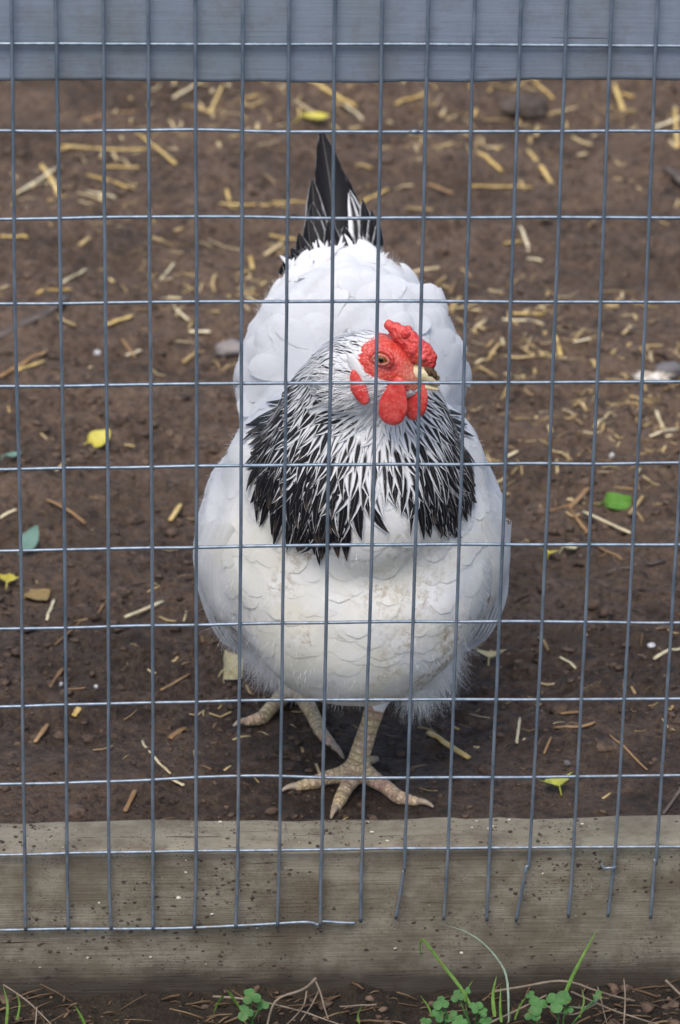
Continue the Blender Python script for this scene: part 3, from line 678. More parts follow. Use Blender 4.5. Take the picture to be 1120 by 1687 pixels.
# tail: two tall black feathers, shorter laced ones round them
def prof_tail(v): return max(.04, min(1., v*1.6+.45)*(1-max(0., (v-.42)/.58)**1.55))
TF = [  # base px, tip px, depth base, depth tip, half width px, black share, facing x, bow px
 ((556, 430), (529, 214), .352, .404, 33, .95, -.15, 4), ((582, 430), (541, 250), .358, .402, 27, .94, .35, 12),
 ((596, 425), (566, 300), .354, .388, 17, .62, .3, 8), ((588, 420), (575, 318), .350, .380, 12, .35, .3, 4),
 ((536, 430), (514, 296), .346, .382, 20, .84, -.2, -5), ((532, 434), (514, 332), .341, .372, 18, .84, -.3, -4), ((522, 438), (507, 356), .337, .364, 17, .86, -.4, -4),
 ((606, 430), (597, 328), .348, .378, 17, .80, .5, 5), ((614, 430), (612, 346), .344, .372, 16, .82, .6, 5), ((618, 430), (623, 366), .338, .362, 14, .84, .7, 5),
 ((512, 440), (492, 384), .333, .354, 16, .88, -.6, -5), ((506, 436), (478, 410), .335, .355, 14, .9, -.7, -5), ((508, 418), (458, 452), .350, .372, 13, .95, -.5, -8),
 ((548, 440), (541, 362), .334, .352, 17, .86, -.1, 3), ((576, 440), (566, 372), .332, .350, 16, .84, .2, 3)]
tail = None
for k, (b, tp, yb, yt, hw, blk, fx_, bow) in enumerate(TF):
    p0, p2 = aty(*b, yb), aty(*tp, yt); p1 = aty((b[0]+tp[0])/2+bow, (b[1]+tp[1])/2, (yb+yt)/2+.002)
    V, F, U = blade([p0, p1, p2], hw/2560., nrm([fx_, -.9, .35]), prof_tail, 16, 7, .30, .0004)
    tag(mk('tail_feather', V, F, M_TAIL, hen, uv=U, attrs={'fx': np.full(len(V), blk), 'fs': np.full(len(V), rng.random()*.5)}), 'glossy black tail feather with white edge')
for k in range(34):   # white wisps over the tail root
    b = (492+136*rng.random(), 448+rng.normal(0, 7)); p0 = aty(*b, .322); p2 = aty(b[0]+rng.normal(0, 14), b[1]-22-44*rng.random()*math.exp(-((b[0]-570)/50)**2), .339); p1 = (p0+p2)/2+A([rng.normal(0, .002), -.004, .002])
    V, F, U = blade([p0, p1, p2], .0010+.0014*rng.random(), nrm([rng.normal(0, .3), -.9, .4]), prof_lance, 8, 3, .3, .0006)
    mk('saddle_feather', V, F, M_WHITE, hen, uv=U, attrs={'fx': np.full(len(V), k*1.3)})

# head: comb, beak, eyes, wattles, ear lobe
def drop(P, l, th):
    P = A(P, float); Q = spline(P, 11); return [(HP(u, v, l), (a_/2700., th*(.6+.4*a_/P[:, 2].max()), b_/2700.), hm) for u, v, a_, b_ in Q]
def blob(name, parts, mat, vox=.0007, bump=.0005, fr=330., parent=hen):
    V = []; F = []; n = 0
    for c, r, rot in parts:
        v, f = ico(3); v = v*A(r)
        if rot is not None: v = v @ np.asarray(rot).T
        V.append(v+c); F += [[i+n for i in q] for q in f]; n += len(v)
    tmp = mk('tmp', np.concatenate(V), F, mat); rm = tmp.modifiers.new('r', 'REMESH'); rm.mode = 'VOXEL'; rm.voxel_size = vox
    dg = bpy.context.evaluated_depsgraph_get(); e = tmp.evaluated_get(dg); em = e.to_mesh()
    P = A([v.co[:] for v in em.vertices]); N = A([v.normal[:] for v in em.vertices]); Fq = [list(p.vertices) for p in em.polygons]; e.to_mesh_clear()
    m_ = tmp.data; bpy.data.objects.remove(tmp); bpy.data.meshes.remove(m_)
    P = P+N*(bump*vnoise(P, fr, 5)+bump*.6*np.abs(vnoise(P, fr*2.2, 6)))[:, None]
    return mk(name, P, Fq, mat, parent)
cm = []
for (u, v, r) in ((641, 536, 3.), (650, 543, 4.2), (661, 552, 5.4), (672, 562, 6.6), (683, 572, 7.2), (693, 581, 7.4), (701, 589, 6.2), (706, 597, 4.2)):
    p = HP(u, v, 0.); r *= .001; cm.append((p, (r, r*.72, r), hm))
    for q in range(3): cm.append((p+HU*r*.55*rng.random()+HF*r*rng.uniform(-.7, .7)+HR*r*rng.uniform(-.6, .6), (r*.42,)*3, None))
for (u, v, r) in ((655, 534, 2.), (672, 545, 2.4), (688, 557, 2.6), (701, 570, 2.6), (709, 582, 2.4)): cm.append((HP(u, v+6, 0.), (r*.001,)*3, None))
tag(blob('comb', cm, M_COMB, .0006, .0009, 210.), 'bumpy bright red comb')
ww = drop([(656, 634, 11, 14), (652, 652, 18, 20), (648, 668, 24, 23), (645, 680, 22, 21)], .0145, .0030)
tag(blob('wattle', ww, M_WATTLE, .0006, .00012, 200.), 'rounded red wattle nearer the eye')
ww = drop([(684, 634, 15, 16), (686, 650, 19, 20), (684, 668, 19, 20), (680, 678, 13, 15)], .003, .0028)
tag(blob('wattle', ww, M_WATTLE, .0006, .00012, 200.), 'red wattle under the beak tip')
ww = drop([(583, 618, 6, 9), (587, 632, 11, 14), (594, 646, 12, 14), (600, 658, 8, 9)], .0185, .0034)
tag(blob('ear_lobe', ww, M_WATTLE, .0006, .0002, 260.), 'red ear lobe')
ww = drop([(577, 588, 5, 6), (582, 598, 9, 11), (589, 609, 10, 10), (597, 618, 7, 6)], .0168, .0018)
tuft = blob('ear_tuft', ww, M_WHITE, .0007, .0002, 200.); tag(tuft, 'smooth white ear tuft')
# beak
def beak(name, pts, rr, mat, label, flat=.8):
    P = spline([HP(u, v, l) for u, v, l in pts], 12); r = np.interp(np.linspace(0, 1, 12), np.linspace(0, 1, len(rr)), rr)
    V, F, U = tube(P, r, 14, flat, up=HU); return tag(mk(name, V, F, mat, hen), label)
ub = beak('upper_beak', [(676, 614, 0), (692, 614, 0), (707, 619, 0), (718, 628, 0), (722, 636, 0)], [.0066, .0062, .0053, .0034, .0008], M_BEAK, 'yellow horn coloured upper beak', .95)
beak('lower_beak', [(680, 632, 0), (698, 634, 0), (712, 638, 0), (723, 642, 0)], [.0046, .0040, .0030, .0010], M_BEAK, 'pale yellow lower beak', .6)
dd = [(HP(u, v, l), (r,)*3, None) for u, v, l, r in ((705, 608, .002, .0016), (709, 612, .003, .0020), (714, 617, .0025, .0020), (718, 622, .0015, .0015), (707, 616, .004, .0012), (712, 610, .001, .0014))]
tag(blob('dirt', dd, M_BEAKD, .0005, .0007, 600., ub), 'dark mud stuck on the beak')
for s in (1, -1):
    ec = EYE-HR*(.0015) if s > 0 else HW+HF*ea+HU*eh-HR*.0140
    V, F = ico(3); eye = tag(mk('eye', V*.0038+ec, F, M_IRIS, hen), 'amber eye')
    ax = HR*s; vw = nrm(ax*.85+HF*.15); V2, F2 = ico(3)
    k = V2 @ vw; mk('pupil', (V2*.0020)*(1-.55*np.outer(np.abs(k), np.ones(3))*0)+ec+vw*.0021, F2, M_PUPIL, eye)
    e1 = nrm(np.cross(ax, HU)); ring = [ec+ax*.0022+e1*.0047*math.cos(a)+HU*(.0028*math.sin(a)-.0003) for a in np.linspace(0, 2*math.pi, 25)]
    V, F, _ = tube(ring, .0010, 8, caps=False); mk('eyelid', V, F, M_LID, eye)
    ring = [ec+ax*.0006+e1*.0066*math.cos(a)+HU*(.0046*math.sin(a)) for a in np.linspace(0, 2*math.pi, 25)]
    V, F, _ = tube(ring, .0014, 8, caps=False); mk('eye_rim', V, F, M_COMB, eye)

# ------------------------------------------------------------------ litter on the run: straw, leaves, sticks, stones
def lay(u1, v1, u2, v2, w, bend=0., lift=0., n=9):
    a, b = gpt(u1, v1), gpt(u2, v2); d = b-a; sd = nrm(np.cross(d, [0, 0, 1.])); P = []
    for t in np.linspace(0, 1, n):
        p = a+d*t+sd*bend*4*t*(1-t); p[2] = gz1(p[0], p[1]); P.append(p)
    P = A(P); zl = np.linspace(P[0, 2], P[-1, 2], n); P[:, 2] = np.maximum(P[:, 2]*.5+zl*.5, zl)+w*.6+.0008+lift*np.linspace(0, 1, n); return P
def straw(u1, v1, u2, v2, wpx, tone, label, bend=0., lift=0., name='straw'):
    w = wpx/2/2450.; P = lay(u1, v1, u2, v2, w, bend, lift); r = w*(1+.08*rng.normal(size=len(P))); r[0] *= .85; r[-1] *= .8
    V, F, U = tube(P, r, 7, .5); c = P[0]
    V += .0003*vnoise(V, 160., 3)[:, None]
    return tag(mk(name, V, F, M_STRAW[tone], smooth=True), label, 'twig' if name == 'twig' else 'straw', 'straw pieces scattered on the dirt' if name == 'straw' else 'twigs on the dirt')
ST = [
 (100, 243, 246, 249, 9, 'g', 'longest golden straw lying level in the upper left of the run', .004),
 (226, 222, 290, 273, 9, 'g', 'golden straw slanting down across the end of the longest straw'),
 (170, 277, 230, 279, 7, 'g', 'short level golden straw just below the longest straw'),
 (143, 291, 222, 311, 8, 'g', 'golden straw below and left of the longest straw, second under it'),
 (65, 272, 95, 320, 11, 'g', 'stubby thick golden straw crossing a pale one at upper left'),
 (25, 323, 100, 278, 9, 'p', 'pale straw crossed by a stubby golden one at upper left'),
 (143, 317, 190, 330, 7, 'p', 'short pale straw under the golden pair at upper left'),
 (285, 165, 332, 137, 9, 'p', 'pale greenish yellow straw poking out below the top rail, left half'),
 (345, 188, 367, 142, 7, 'g', 'steep golden straw just below the rail, right of the pale greenish one'),
 (500, 136, 586, 177, 12, 'g', 'thick golden straw under the rail above the tail tip'),
 (392, 170, 430, 157, 7, 'g', 'short golden straw below the rail, left of the tail tip'),
 (135, 201, 232, 186, 7, 'b', 'brownish straw lying level under the rail at upper left', -.004),
 (362, 339, 476, 344, 6, 'g', 'long thin golden straw left of the base of the tail'),
 (446, 332, 512, 337, 7, 'g', 'short golden straw touching the tail on its left side'),
 (372, 315, 378, 333, 8, 'g', 'tiny upright golden chip left of the tail'),
 (103, 469, 144, 446, 7, 'p', 'pale straw slanting up near the dark stick at left'),
 (0, 392, 46, 394, 8, 'g', 'golden straw cut by the left edge, level with the tail base'),
 (443, 389, 488, 396, 7, 'g', 'golden straw just left of the black side tail feathers'),
 (412, 424, 416, 446, 9, 'g', 'stubby golden chip left of the rump'),
 (265, 471, 287, 436, 6, 'p', 'thin pale straw leaning right, left of the rump'),
 (60, 487, 118, 480, 8, 'g', 'golden straw lying against the dark stick at left'),
 (788, 255, 827, 279, 11, 'g', 'stubby golden straw, left one of a slanting pair right of the tail'),
 (869, 250, 909, 301, 11, 'g', 'thick golden straw, right one of a slanting pair right of the tail'),
 (773, 313, 877, 311, 7, 'g', 'long level golden straw below the slanting pair'),
 (704, 305, 746, 322, 8, 'b', 'brownish straw right of the tail, below the rail'),
 (596, 336, 640, 314, 8, 'g', 'golden straw touching the tail on its right side'),
 (568, 181, 597, 211, 7, 'p', 'thin pale straw right of the tail tip'),
 (878, 143, 912, 166, 8, 'g', 'golden straw slanting under the rail right of centre'),
 (1012, 142, 1026, 186, 11, 'g', 'thick orange golden straw under the rail at upper right'),
 (1026, 143, 1042, 164, 10, 'g', 'short golden straw beside the thick orange one'),
 (1078, 214, 1122, 197, 10, 'p', 'pale straw cut by the right edge near the top'),
 (1111, 186, 1116, 247, 9, 'g', 'upright golden straw at the right edge near the top'),
 (856, 374, 872, 411, 7, 'p', 'pale steep straw, crossing a shorter one right of the rump'),
 (830, 404, 861, 399, 7, 'g', 'short level straw under the pale steep one'),
 (869, 429, 893, 433, 8, 'p', 'little pale straw chip right of the crossed pair'),
 (780, 182, 810, 147, 7, 'g', 'golden straw leaning right below the rail, beside the dark clod'),
 (650, 174, 702, 154, 8, 'g', 'golden straw below the rail, right of the tail tip'),
 (0, 622, 77, 582, 10, 'b', 'thick brown stalk cut by the left edge below the dark stick'),
 (28, 614, 72, 600, 8, 'g', 'golden straw lying beside the thick brown stalk'),
 (174, 539, 218, 525, 9, 'g', 'golden straw right of the dark stick'),
 (289, 512, 311, 531, 7, 'p', 'small pale straw left of the hen back'),
 (311, 545, 346, 560, 10, 'p', 'stubby pale yellow straw left of the hen back'),
 (200, 560, 222, 592, 7, 'b', 'brown straw crossing two pale ones, left of the hen'),
 (208, 590, 232, 572, 7, 'p', 'pale straw crossing a brown one, left of the hen'),
 (77, 826, 141, 863, 8, 'b', 'bent brown straw above the bluish green leaf', -.003),
 (0, 851, 26, 843, 7, 'p', 'pale straw stub at the left edge above the bluish green leaf'),
 (281, 863, 298, 834, 10, 'g', 'stubby golden straw left of the wing'),
 (205, 1021, 269, 992, 8, 'p', 'pale straw with a splayed end, left of the hen breast'),
 (77, 1023, 89, 991, 6, 'p', 'thin pale straw standing steep at lower left'),
 (83, 1133, 104, 1102, 7, 'b', 'orange brown straw sliver at lower left'),
 (121, 1189, 131, 1167, 11, 'g', 'wide tan wood chip at lower left'),
 (57, 1227, 79, 1201, 8, 'b', 'brown straw sliver nearest the left edge, above the board'),
 (235, 1222, 281, 1279, 5, 'p', 'thin pale straw slanting down left of the rear foot', .003),
 (279, 1221, 306, 1200, 11, 'b', 'brown wedge of bark left of the rear foot'),
 (206, 1341, 222, 1311, 8, 'b', 'pale brown chip close behind the board at left'),
 (281, 1286, 303, 1299, 6, 'p', 'tiny pale straw below the thin slanting one'),
 (845, 523, 898, 520, 8, 'g', 'upper one of two level straws right of the hen back'),
 (827, 528, 896, 538, 7, 'p', 'lower one of two level straws right of the hen back'),
 (945, 569, 977, 559, 6, 'p', 'short pale straw right of the level pair'),
 (1071, 721, 1117, 709, 7, 'p', 'pale straw near the right edge below the white fluff'),
 (1080, 681, 1092, 706, 7, 'p', 'short steep pale straw near the right edge'),
 (914, 556, 924, 575, 7, 'g', 'little steep golden straw below the level pair'),
 (938, 842, 969, 807, 9, 'b', 'upper arm of a bent brown stalk left of the green leaf'),
 (939, 840, 968, 881, 8, 'b', 'lower arm of a bent brown stalk left of the green leaf'),
 (961, 849, 1038, 888, 7, 'p', 'long pale straw below the green leaf'),
 (835, 754, 853, 734, 7, 'p', 'pale straw sliver right of the shoulder'),
 (903, 846, 940, 838, 6, 'b', 'thin brown straw left of the bent stalk'),
 (706, 1211, 772, 1254, 12, 'g', 'thick split golden straw right of the standing leg'),
 (851, 1228, 856, 1186, 5, 'p', 'thin pale straw standing upright right of the split one'),
 (923, 1079, 949, 1098, 6, 'p', 'short pale straw at middle right above the board'),
 (923, 1179, 954, 1176, 7, 'b', 'short tan straw above a curved twig at lower right'),
 (1077, 1079, 1122, 1069, 8, 'p', 'pale straw cut by the right edge, lower right'),
 (977, 899, 1024, 926, 6, 'b', 'thin brown straw below the long pale one at right'),
]
for t in ST: straw(*t)
TW = [
 (-20, 572, 112, 494, 22, 'd', 'thick dark stick lying at the left edge beyond the straw', .01),
 (1098, 283, 1140, 318, 22, 'd', 'stubby dark stick end at the right edge near the top'),
 (913, 1200, 980, 1193, 7, 'b', 'curved brown twig at lower right', .004),
 (1004, 1213, 1066, 1272, 4, 'b', 'hair thin brown twig slanting down at lower right'),
 (896, 1244, 908, 1216, 4, 'b', 'tiny forked twig at lower right'),
 (1000, 945, 1095, 925, 8, 'd', 'grey twig right of the hen breast'),
 (215, 965, 315, 955, 4, 'd', 'thin dark twig left of the wing'),
 (160, 1015, 182, 985, 4, 'b', 'small brown twig left of the breast'),
 (90, 1065, 136, 1025, 4, 'b', 'long thin brown twig at lower left'),
 (265, 1140, 312, 1115, 5, 'b', 'brown twig left of the cream leaf'),
 (1092, 1345, 1124, 1300, 6, 'd', 'dark twig at the right edge just behind the board'),
 (108, 1140, 142, 1135, 4, 'b', 'fine pale twig at lower left by the chip')]
for t in TW: straw(*t, name='twig')
def clod(u, v, wpx, hpx, mat, name, label, cat, seed, sink=.35):
    c = gpt(u, v); r = wpx/2/2400.; h = hpx/2/2000.; V, F = ico(3)
    V = V*A([r, r*.8, h])*(1+.28*vnoise(V, 1.6, seed)+.12*vnoise(V, 4., seed+1))[:, None]; V[:, 2] += h*(1-sink)
    return tag(mk(name, V+c, F, mat), label, cat)
clod(862, 190, 100, 40, m_simple('grey_clod', (.045, .034, .028), (.10, .075, .060), 60., .9), 'soil_clod', 'dark lump of soil under the rail right of centre', 'clod', 3)
clod(382, 583, 60, 26, m_simple('grey_stone', (.14, .12, .115), (.22, .195, .185), 60., .8), 'stone', 'flat grey brown stone beside the hen back on the left', 'stone', 5)
clod(1102, 617, 48, 24, m_simple('grey_stone_b', (.13, .12, .12), (.22, .21, .21), 60., .8), 'stone', 'grey stone at the right edge above the white fluff', 'stone', 6)
clod(160, 586, 13, 11, M_PEBBLE, 'pebble', 'small bright white pebble left of the hen', 'pebble', 7, .1)
clod(101, 1131, 7, 7, M_PEBBLE, 'pebble', 'tiny white pebble by the sliver at lower left', 'pebble', 8, .1)
clod(158, 1135, 7, 6, M_PEBBLE, 'pebble', 'tiny grey pebble at lower left under the twigs', 'pebble', 9, .1)
clod(934, 1262, 11, 9, m_simple('dull_stone', (.10, .095, .09), (.15, .14, .135), 90., .8), 'pebble', 'dull grey pebble above the yellow green leaf', 'pebble', 10, .2)
clod(1008, 755, 10, 9, M_PEBBLE, 'pebble', 'round pale pebble above the green leaf', 'pebble', 12, .1)
clod(1073, 1066, 14, 6, M_PEBBLE, 'pebble', 'small white chip at lower right beside the cut straw', 'pebble', 13, .1)

def leaf(u, v, lpx, wpx, ang, mat, label, fold=.25, curl=.2, tilt=0., ragged=0., name='fallen_leaf', h0=.004, rise=0.):
    """a leaf on the ground: length along ang (degrees in the ground plane), folded at the midrib and curled"""
    c = gpt(u, v); L = lpx/2450.; Wd = wpx/2450.; a = math.radians(ang); t = A([math.cos(a), math.sin(a), 0]); b = A([-math.sin(a), math.cos(a), 0]); V = []; nU, nV = 9, 13
    for k in range(nV):
        w = k/(nV-1); ww = math.sin(math.pi*min(1, max(0, w**.85)))**.75*(1+ragged*.35*rng.normal())
        for q in range(nU):
            x = 2*q/(nU-1)-1
            z = fold*abs(x)*Wd*.5*ww+curl*L*(w-.5)**2*2+.0012*vnoise(A([[w*3+u, x*2, v]]), 1., 4)[0]
            V.append(c+t*L*(w-.5)+b*x*Wd*.5*ww+A([0, 0, h0+z+tilt*x*Wd+rise*L*w]))
    F = [[k*nU+q, k*nU+q+1, (k+1)*nU+q+1, (k+1)*nU+q] for k in range(nV-1) for q in range(nU-1)]
    o = tag(mk(name, V, F, mat), label, 'leaf')
    P = spline([c-t*L*.5+A([0, 0, h0+curl*L*.5]), c-t*L*.6+A([0, 0, h0+.001]), c-t*L*.75+A([0, 0, h0*.4])], 6); V, F, _ = tube(P, .0006, 6); mk('stalk', V, F, mat, o)
    return o
leaf(163, 738, 44, 40, 18, M_LEAF['y'], 'bright yellow leaf lying left of the hen shoulder', .3, .2, rise=.25, tilt=.15)
leaf(50, 912, 34, 40, 35, M_LEAF['t'], 'bluish green rounded leaf at the left edge', .12, .1, rise=.95, tilt=.1)
leaf(14, 962, 26, 34, 80, M_LEAF['y'], 'small crumpled yellow leaf at the left edge', .6, .5, ragged=.6)
leaf(62, 985, 50, 40, 35, M_LEAF['o'], 'tan decayed leaf at lower left', .1, .1, ragged=.5, h0=.002)
leaf(384, 1112, 34, 46, 20, M_LEAF['c'], 'crumpled cream leaf beside the rear leg', .5, .3, ragged=.3, tilt=.35)
leaf(1018, 828, 46, 24, -10, M_LEAF['n'], 'fresh green pointed leaf right of the hen', .6, .3, tilt=.45)
leaf(914, 1304, 30, 48, 110, m_green('yellowgreen_leaf', (.36, .38, .05), (.48, .50, .12), 80.), 'yellow green torn leaf close behind the board', .6, .4, ragged=.35)
leaf(520, 204, 66, 40, 5, M_LEAF['y'], 'yellow leaf lying behind the tail tip', .4, .3)
leaf(806, 1090, 26, 44, 80, M_LEAF['c'], 'cream leaf scrap right of the thigh fluff', .5, .4, ragged=.6)
leaf(905, 921, 12, 36, 60, M_LEAF['y'], 'tiny yellow leaf scrap right of the wing', .5, .3)
leaf(22, 760, 32, 24, 20, M_LEAF['t'], 'small dull green leaf at the left edge', .2, .1)
leaf(940, 912, 30, 20, 20, M_LEAF['c'], 'small cream leaf scrap right of the wing tip', .5, .4, ragged=.5)
# a lost downy feather
mbf = MB(); c = gpt(1076, 632)
for k in range(160):
    a = rng.random()*6.28; l = .006+.012*rng.random(); d = A([math.cos(a), math.sin(a)*.7, .25*rng.random()]); P = [c+A([0, 0, .003])+d*l*t+A([0, 0, .004*t*(1-t)*2]) for t in np.linspace(0, 1, 4)]
    V, F, U = tube(P, [.0009, .0008, .0006, .0002], 4); mbf.add(V, F, U)
tag(mbf.build('fluff_tuft', m_simple('soiled_down', (.34, .27, .18), (.74, .71, .68), 130., .8)), 'white downy feather tuft on the dirt at the right edge', 'feather')

# straw crumbs, chaff and soil crumbs: too many to count
def scatter(n, lo, hi): return np.stack([rng.uniform(lo[0], hi[0], n), rng.uniform(lo[1], hi[1], n)], 1)
mbs = MB()
pts = np.concatenate([scatter(3600, (-.6, .05), (.8, 1.0)), scatter(8600, (-.8, .5), (1.0, 2.6)), scatter(900, (-1.2, 2.), (1.4, 4.))])
den = vnoise(np.c_[pts, np.zeros(len(pts))], 5., 17)
todo = []
for (x, y), dn in zip(pts, den):
    if rng.random() < min(.93, max(0., .55-1.5*dn)): continue
    far = min(max((y-.25)/.7, 0), 1); L = (.004+.011*rng.random()**1.5)*(1+far*1.5*rng.random()); a = rng.random()*math.pi
    todo.append((far, [[x+math.cos(a)*L*t, y+math.sin(a)*L*t, 0] for t in (0, .5, 1.)]))
PP = A([q[1] for q in todo]); PP[..., 2] = gz(PP[..., 0], PP[..., 1])
for (far, _), P in zip(todo, PP):
    w = (.0004+.0010*rng.random()**2)*(1+.6*far); P[:, 2] += -.0006+w*.5+.0035*rng.random()*A([rng.random(), .5, rng.random()])
    V, F, U = tube(P, w, 5, .45, up=(0, 0, 1)); mbs.add(V, F, U, float(np.clip(rng.random()**(1.3-.55*far), 0, 1)))
tag(mbs.build('straw_litter', M_LITTER, attr='tone'), 'fine chaff and straw crumbs strewn over the dirt', 'litter', kind='stuff')
mbc = MB(); pts = np.concatenate([scatter(5200, (-.32, .045), (.45, .75)), scatter(4200, (-.4, .7), (.7, 1.7)), scatter(1000, (-.35, -.12), (.42, -.001))])
iv, if_ = ico(1); zz = gz(pts[:, 0], pts[:, 1]); cl = vnoise(np.c_[pts, np.zeros(len(pts))], 16., 23)
for (x, y), z, c in zip(pts, zz, cl):
    r = (.0005+.0019*rng.random()**4)*(1+.8*(c > .1)); s = A([1+.5*rng.random(), 1+.4*rng.random(), .55+.3*rng.random()])
    V = iv*s*r*(1+.34*rng.normal(size=len(iv)))[:, None]; V[:, 2] += z+r*.2; V[:, 0] += x; V[:, 1] += y; mbc.add(V, if_)
iv2, if2 = ico(2)
for x, y in np.concatenate([scatter(170, (-.3, .05), (.45, .7)), scatter(150, (-.4, .7), (.7, 1.7))]):
    r = .002+.0055*rng.random()**2.5; V = iv2*(1+.45*vnoise(iv2+rng.random(3)*50, 1.7, 61)+.2*vnoise(iv2+rng.random(3)*50, 4., 62))[:, None]*A([1.2, 1., .6])*r; V[:, 2] += gz1(x, y); V[:, 0] += x; V[:, 1] += y; mbc.add(V, if2)
tag(mbc.build('soil_crumbs', M_CRUMB), 'loose crumbs of brown soil', 'soil', kind='stuff')
# splashed dirt on the board
mbd = MB(); M_SPL = m_simple('splashed_dirt', (.030, .020, .015), (.075, .052, .038), 90., .9)
M_GRIT = m_simple('pale_grit', (.40, .36, .28), (.62, .58, .48), 90., .8); mbg = MB()
for k in range(4200):
    x, z = rng.uniform(-.30, .40), -.075+.09*rng.random()**.75
    if vnoise(A([[x, z*2, 0]]), 13., 19)[0]+.35*rng.normal() < -.05: continue
    r = .0002+.0008*rng.random()**5; V = iv*A([1.6, .5, 1.])*r*(1+.3*rng.normal(size=len(iv)))[:, None]+A([x, .0029, z]); (mbg if rng.random() < .03 else mbd).add(V, if_)
for k in range(700):
    x, y = rng.uniform(-.30, .40), .006+.032*rng.random(); r = .0003+.0009*rng.random()**4; V = iv*A([1.4, 1., .5])*r+A([x, y, Z_TOP+.0004]); (mbg if rng.random() < .06 else mbd).add(V, if_)
tag(mbd.build('splashed_dirt', M_SPL, fence, smooth=False), 'dark dirt specks splashed on the board', kind='stuff')
tag(mbg.build('pale_grit', M_GRIT, fence, smooth=False), 'pale grit specks on the board', kind='stuff')

# ------------------------------------------------------------------ plants and dead twigs outside the fence
OY = .024                                  # plants stand this much further out
def ground_out(u, y):
    for v in range(1560, 1800, 2):
        p = aty(u, v, y)
        if p[2] <= gz1(p[0], p[1]): break
    return A([p[0], y, gz1(p[0], p[1])])
def leaflet(c, d, up, r):
    """one heart shaped clover leaflet from its base c along d"""
    b = nrm(np.cross(up, d)); V = [c+up*.0003]; m = 15
    for k in range(m):
        a = -math.pi*.80+2*math.pi*.80*k/(m-1); rad = r*(1-.16*math.exp(-(a/.3)**2)); p = c+d*(r*1.0+rad*math.cos(a))+b*rad*math.sin(a); p = p+up*(-.12*r*math.cos(a*1.)+.22*abs(math.sin(a))*r); V.append(p)
    return A(V), [[0, k+1, k+2] for k in range(m-1)]
def clover(tops, base_u, y, label):
    g = ground_out(base_u, y-OY); o = empty('clover', g, label, 'clover', 'clover plants at the foot of the board')
    for (u, v, rpx, yy) in tops:
        t = aty(u, v, yy-OY); up = nrm(nrm(-ray(u, v))*.75+A([0, 0, .6])+rng.normal(0, .18, 3)); r = rpx/2650./2.9
        P = spline([g+A([rng.normal(0, .003), rng.normal(0, .002), -.001]), (g+t)/2+A([rng.normal(0, .002), -.002, .004]), t-up*.0006], 8); V, F, _ = tube(P, .00055, 6); st = mk('stem', V, F, M_CLOVER, o)
        e = nrm(np.cross(up, [0, 1., .3])); f = np.cross(up, e); a0 = rng.random()*2
        for k in range(3):
            a = a0+k*2.094; V, F = leaflet(t, e*math.cos(a)+f*math.sin(a), up, r*(1+.08*rng.normal())); mk('leaflet', V, F, M_CLOVER, st)
clover([(413, 1643, 26, -.020), (405, 1668, 20, -.026), (432, 1655, 15, -.018)], 412, -.020, 'clover plant by the dead twigs left of centre')
clover([(727, 1652, 20, -.022), (722, 1672, 17, -.026), (745, 1676, 18, -.024)], 736, -.022, 'clover left of the bent grass blade')
clover([(754, 1641, 18, -.018), (783, 1660, 18, -.024), (795, 1668, 14, -.026), (770, 1632, 10, -.012)], 775, -.020, 'clover in the middle of the right hand clump')
clover([(886, 1656, 28, -.022), (876, 1672, 20, -.026), (874, 1640, 13, -.014)], 880, -.022, 'clover with the largest round leaves at lower right')
clover([(917, 1650, 30, -.024), (985, 1641, 13, -.018), (935, 1664, 14, -.024)], 920, -.024, 'clover with a broad leaf behind the upright grass blade')
clover([(700, 1684, 16, -.030), (800, 1684, 18, -.034), (757, 1684, 20, -.032)], 755, -.032, 'low clover cut by the bottom edge')
def blade_grass(P, wpx, mat, label, dirn=(0, -1., .3)):
    V, F, U = blade([aty(p[0], p[1], p[2]-OY*(1-k/len(P))) for k, p in enumerate(P)], wpx*.7/2/2650., nrm(dirn), lambda v: max(.06, (1-v**2.2)*min(1, v*3+.6)), 16, 3, .4)
    return tag(mk('grass_blade', V, F, mat), label, 'grass', 'grass blades in front of the board')
blade_grass([(778, 1662, -.020), (757, 1625, -.014), (725, 1585, -.010), (697, 1548, -.010), (692, 1562, -.012), (696, 1584, -.014)], 8, M_GRASS, 'green grass blade bent over at its tip, left one at lower right')
blade_grass([(838, 1684, -.022), (836, 1620, -.012), (825, 1588, -.010), (795, 1553, -.010), (760, 1532, -.010), (722, 1522, -.012)], 5, M_GRASSB, 'long pale grass blade arching to the left over the board')
blade_grass([(925, 1655, -.020), (938, 1620, -.014), (955, 1585, -.010), (972, 1553, -.008), (983, 1532, -.008)], 9, M_GRASS, 'upright green grass blade leaning right over the board')
blade_grass([(815, 1675, -.022), (812, 1640, -.016), (818, 1608, -.012)], 9, M_GRASS, 'short stout grass blade between the clovers')
blade_grass([(826, 1684, -.026), (824, 1660, -.022), (825, 1624, -.018)], 7, M_GRASS, 'short grass blade beside the stout one')
blade_grass([(986, 1645, -.022), (965, 1660, -.024), (930, 1657, -.022)], 8, M_GRASSB, 'bluish grass blade lying flat at lower right')
blade_grass([(375, 1632, -.014), (395, 1660, -.020), (420, 1690, -.028)], 7, M_GRASS, 'green grass blade by the clover left of centre')
blade_grass([(368, 1640, -.012), (358, 1655, -.016), (351, 1672, -.022)], 6, M_GRASS, 'small grass blade leaning left, left of centre')
blade_grass([(140, 1690, -.030), (132, 1672, -.024), (122, 1656, -.020)], 7, M_GRASS, 'lone short grass blade at lower left')
blade_grass([(10, 1690, -.030), (12, 1655, -.022), (5, 1625, -.016)], 7, M_GRASS, 'grass blade at the lower left corner')
